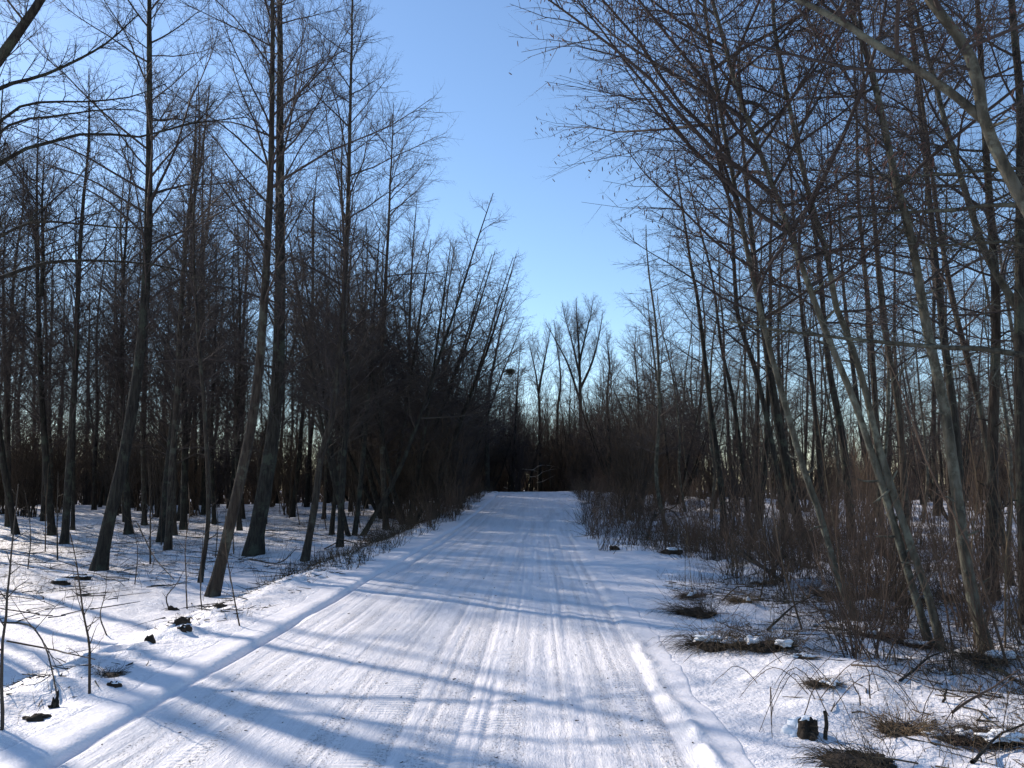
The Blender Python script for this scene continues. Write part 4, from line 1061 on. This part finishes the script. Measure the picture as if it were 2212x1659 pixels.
for k, (px, py, r, h, m, ln, lb) in enumerate([
    (1545, 1398, 0.34, 0.34, 'weed', (-0.5, 0), 'big dark bramble tussock with hollow underside by the right verge'),
    (1655, 1398, 0.40, 0.30, 'weed', (-0.3, 0), 'broad dark tussock right of the hollow bramble tussock'),
    (1505, 1330, 0.36, 0.40, 'shrub', (-0.7, 0.1), 'twiggy dry clump fanning left towards the road'),
    (1500, 1290, 0.20, 0.2, 'twig_red', (-0.3, 0), 'small rusty tussock above the fanning clump'),
    (1600, 1300, 0.18, 0.2, 'straw', (0, 0), 'straw coloured tussock on the snow hummock'),
    (1650, 1262, 0.24, 0.2, 'weed', (0, 0), 'dark round tussock beside the snowy log'),
    (1850, 1648, 0.34, 0.16, 'weed', (-0.9, 0.1), 'flattened sheaf of dry stems at the bottom edge'),
    (2060, 1600, 0.24, 0.16, 'twig_red', (0, 0), 'snow laden rusty tussock near the lower right corner'),
    (2160, 1600, 0.28, 0.17, 'weed', (0, 0), 'dark snow laden tussock in the lower right corner'),
    (1950, 1580, 0.22, 0.2, 'straw', (0.2, 0), 'thin straw tussock right of the little stump'),
    (2130, 1425, 0.36, 0.24, 'weed', (0, 0), 'dark root mound at the foot of the stoutest right alder'),
    (1890, 1375, 0.30, 0.22, 'twig_red', (0, 0), 'rusty bramble mound before the crossing pair'),
    (1985, 1395, 0.28, 0.18, 'twig_red', (0.2, 0), 'rusty mound at the feet of the crossing pair'),
    (1790, 1290, 0.40, 0.42, 'weed', (0, 0), 'dark tangled mound left of the first slender alder foot'),
    (1880, 1290, 0.46, 0.5, 'twig_red', (0, 0), 'largest tangled rusty mound behind the first slender alder'),
    (1960, 1300, 0.40, 0.45, 'weed', (0, 0), 'dark tangled mound behind the crossing pair'),
    (2080, 1300, 0.40, 0.4, 'twig_red', (0, 0), 'rusty tangled mound behind the stoutest right alder'),
    (1780, 1478, 0.16, 0.10, 'weed', (0, 0), 'low dark weed patch in the middle of the right snow'),
    (1730, 1420, 0.16, 0.10, 'weed', (0, 0), 'low weed patch in front of the broad dark tussock'),
    (2040, 1455, 0.2, 0.12, 'weed', (0, 0), 'low weed patch between the crossing pair and lower corner'),
    (235, 1460, 0.14, 0.10, 'weed', (0.3, -0.2), 'dry grass tuft on the near left bank')]):
    tussock(hit(px, py), r, h, 960 + k, lb, m, blades=int(230 + 420 * r), lean=ln, mound=0.22, snow=(k not in (2, 6, 9, 20)), group='dry grass tussocks', bl=1.15)
# arching bramble canes
crng = np.random.default_rng(990)
for k in range(34):
    px, py = crng.uniform(1560, 2200), crng.uniform(1330, 1640)
    if px < 1400 + (py - 1300) * 0.9: continue
    near_m = min([(1560, 'hollow bramble tussock'), (1660, 'broad dark tussock'), (1750, 'little stump'), (1850, 'flattened sheaf'), (1950, 'straw tussock'), (2060, 'snow laden rusty tussock'), (2180, 'lower right corner')], key=lambda q: abs(q[0] - px))
    row = 'well above' if py < 1430 else ('above' if py < 1540 else 'beside')
    p0 = hit(px, py); L_ = crng.uniform(0.35, 0.9); a_ = crng.uniform(0, 6.28)
    p1 = p0 + np.array([math.cos(a_), math.sin(a_) * 0.6, 0]) * L_; p1[2] = ground_z(p1[0], p1[1])
    mid = (p0 + p1) / 2 + np.array([0, 0, L_ * crng.uniform(0.3, 0.6)])
    twiggy('bramble_cane', [p0, (p0 + mid) / 2 + np.array([0, 0, 0.08 * L_]), mid, (p1 + mid) / 2 + np.array([0, 0, 0.06 * L_]), p1], 0.0035, 1000 + k,
           'thin arching bramble cane over the snow, ' + row + ' the ' + near_m[1], 'cane', 'arching bramble canes', ['twig_red', 'shrub'][k % 2], 5, 2, 0.18, tip=0.5)

# ------------------------------------------------------------------ dry weeds, litter, grit (uncountable)
def weeds(name, pts, hmin, hmax, seed, label, m, n2=3, r=0.002):
    rg = np.random.default_rng(seed)
    n = len(pts); K = 4
    d = norm(np.column_stack([rg.normal(0, 0.35, (n, 2)), np.ones(n)])); L = rg.uniform(hmin, hmax, n)
    p = pts.copy(); p[:, 2] -= 0.02; out = [p]
    for k in range(K - 1):
        d = norm(d + rg.normal(0, 0.16, (n, 3))); p = p + d * (L / (K - 1))[:, None]; out.append(p)
    P = np.stack(out, 1); R = rg.uniform(0.7, 1.4, n)[:, None] * r * np.linspace(1, 0.5, K)[None]
    parts = [tubes(P, R, 3)]
    P2, R2, _ = spawn(rg, P, R, n2, 0.3, 0.98, 40, 14, 0.35 * L, 2, r * 0.8)
    parts.append(cones(P2, R2 * 1.2))
    V, Q = merge(parts)
    tag(add(name, mesh_np(name, V, Q, False, M[m])), label, 'weeds', kind='stuff')
def strip_pts(n, y0, y1, u0, u1, side, seed, power=1.0, keep=None):
    rg = np.random.default_rng(seed)
    y = y0 + (y1 - y0) * rg.random(n) ** power; w = rg.random(n)
    hw_ = road_hw(y); x = road_c(y) + side * (hw_ + u0 + (u1 - u0) * w)
    m = vn(x * 0.8 + 11, y * 0.8) + 0.25 * rg.normal(0, 1, n) * 0.5 > -0.05
    x, y = x[m], y[m]
    return np.column_stack([x, y, terrain(x, y)])
weeds('verge_weeds', strip_pts(5200, 15, 52, 0.55, 2.4, -1, 1), 0.10, 0.42, 2, 'dark dead weeds along the left verge', 'weed', r=0.0045)
weeds('verge_weeds', strip_pts(5200, 18, 52, 0.4, 4.0, 1, 3), 0.12, 0.6, 4, 'dark dead weeds and brush along the far right verge', 'weed', r=0.0045)
weeds('forest_floor_weeds', strip_pts(3400, 13, 42, 2.4, 16, -1, 5), 0.08, 0.45, 6, 'thin dead stalks poking through snow under the left stand', 'weed', r=0.003)
weeds('forest_floor_weeds', strip_pts(4200, 6.3, 24, 1.5, 8, 1, 7), 0.08, 0.5, 8, 'thin dead stalks poking through snow under the right alders', 'weed', r=0.0022)
weeds('forest_floor_weeds', strip_pts(900, 4, 16, 0.6, 2.4, -1, 9), 0.03, 0.14, 10, 'sparse dead grass along the near left bank', 'weed', r=0.0018)
weeds('forest_floor_weeds', strip_pts(2600, 4, 14, 0.9, 3.6, 1, 12), 0.04, 0.22, 13, 'short dead grass and stalks across the near right verge', 'weed', n2=2, r=0.0019)
weeds('forest_floor_weeds', strip_pts(1100, 4, 13, 1.3, 4.5, 1, 14), 0.06, 0.28, 15, 'straw coloured dead grass across the near right verge', 'straw', n2=2, r=0.0017)
def litter(name, P0, seed, lmin, lmax, r, label, m, cat='litter'):
    rg = np.random.default_rng(seed); n = len(P0)
    a = rg.uniform(0, 6.28, n); L = rg.uniform(lmin, lmax, n)
    d = np.column_stack([np.cos(a), np.sin(a), rg.normal(0.05, 0.12, n)])
    P = np.stack([P0, P0 + d * (L / 2)[:, None] + np.column_stack([rg.normal(0, 0.06, (n, 2)) * L[:, None], np.zeros(n)]), P0 + d * L[:, None]], 1)
    R = (r * rg.uniform(0.5, 1.4, n))[:, None] * np.array([1, 0.9, 0.5])[None]
    V, Q = tubes(P, R, 4)
    tag(add(name, mesh_np(name, V, Q, False, M[m])), label, cat, kind='stuff')
def lit_pts(n, y0, y1, u0, u1, side, seed):
    p = strip_pts(n, y0, y1, u0, u1, side, seed); p[:, 2] += 0.006; return p
litter('fallen_twigs', lit_pts(2600, 12, 42, 1.8, 16, -1, 20), 21, 0.15, 0.9, 0.007, 'fallen twigs strewn over snow under the left stand', 'bark_dark')
litter('fallen_twigs', lit_pts(1500, 6, 26, 1.6, 9, 1, 22), 23, 0.1, 0.7, 0.005, 'fallen twigs strewn over snow under the right alders', 'bark_dark')
litter('bank_debris', lit_pts(1100, 4, 20, 0.6, 2.1, -1, 24), 25, 0.03, 0.22, 0.005, 'bits of bark and twig along the left bank', 'bark_dark')
litter('verge_debris', lit_pts(1500, 4, 13, 0.9, 4.5, 1, 26), 27, 0.03, 0.3, 0.0045, 'bits of twig and dead leaf across the near right verge', 'weed')
rg = np.random.default_rng(30)
yy = 3.6 + 12 * rg.random(170) ** 1.5; xx = road_c(yy) + rg.uniform(-1.85, 1.85, 170)
zz = road_h(xx[None, :], yy[None, :])[0] + 0.003
litter('road_crumbs', np.column_stack([xx, yy, zz]), 31, 0.006, 0.03, 0.0035, 'dark crumbs of bark scattered on the road snow', 'weed')
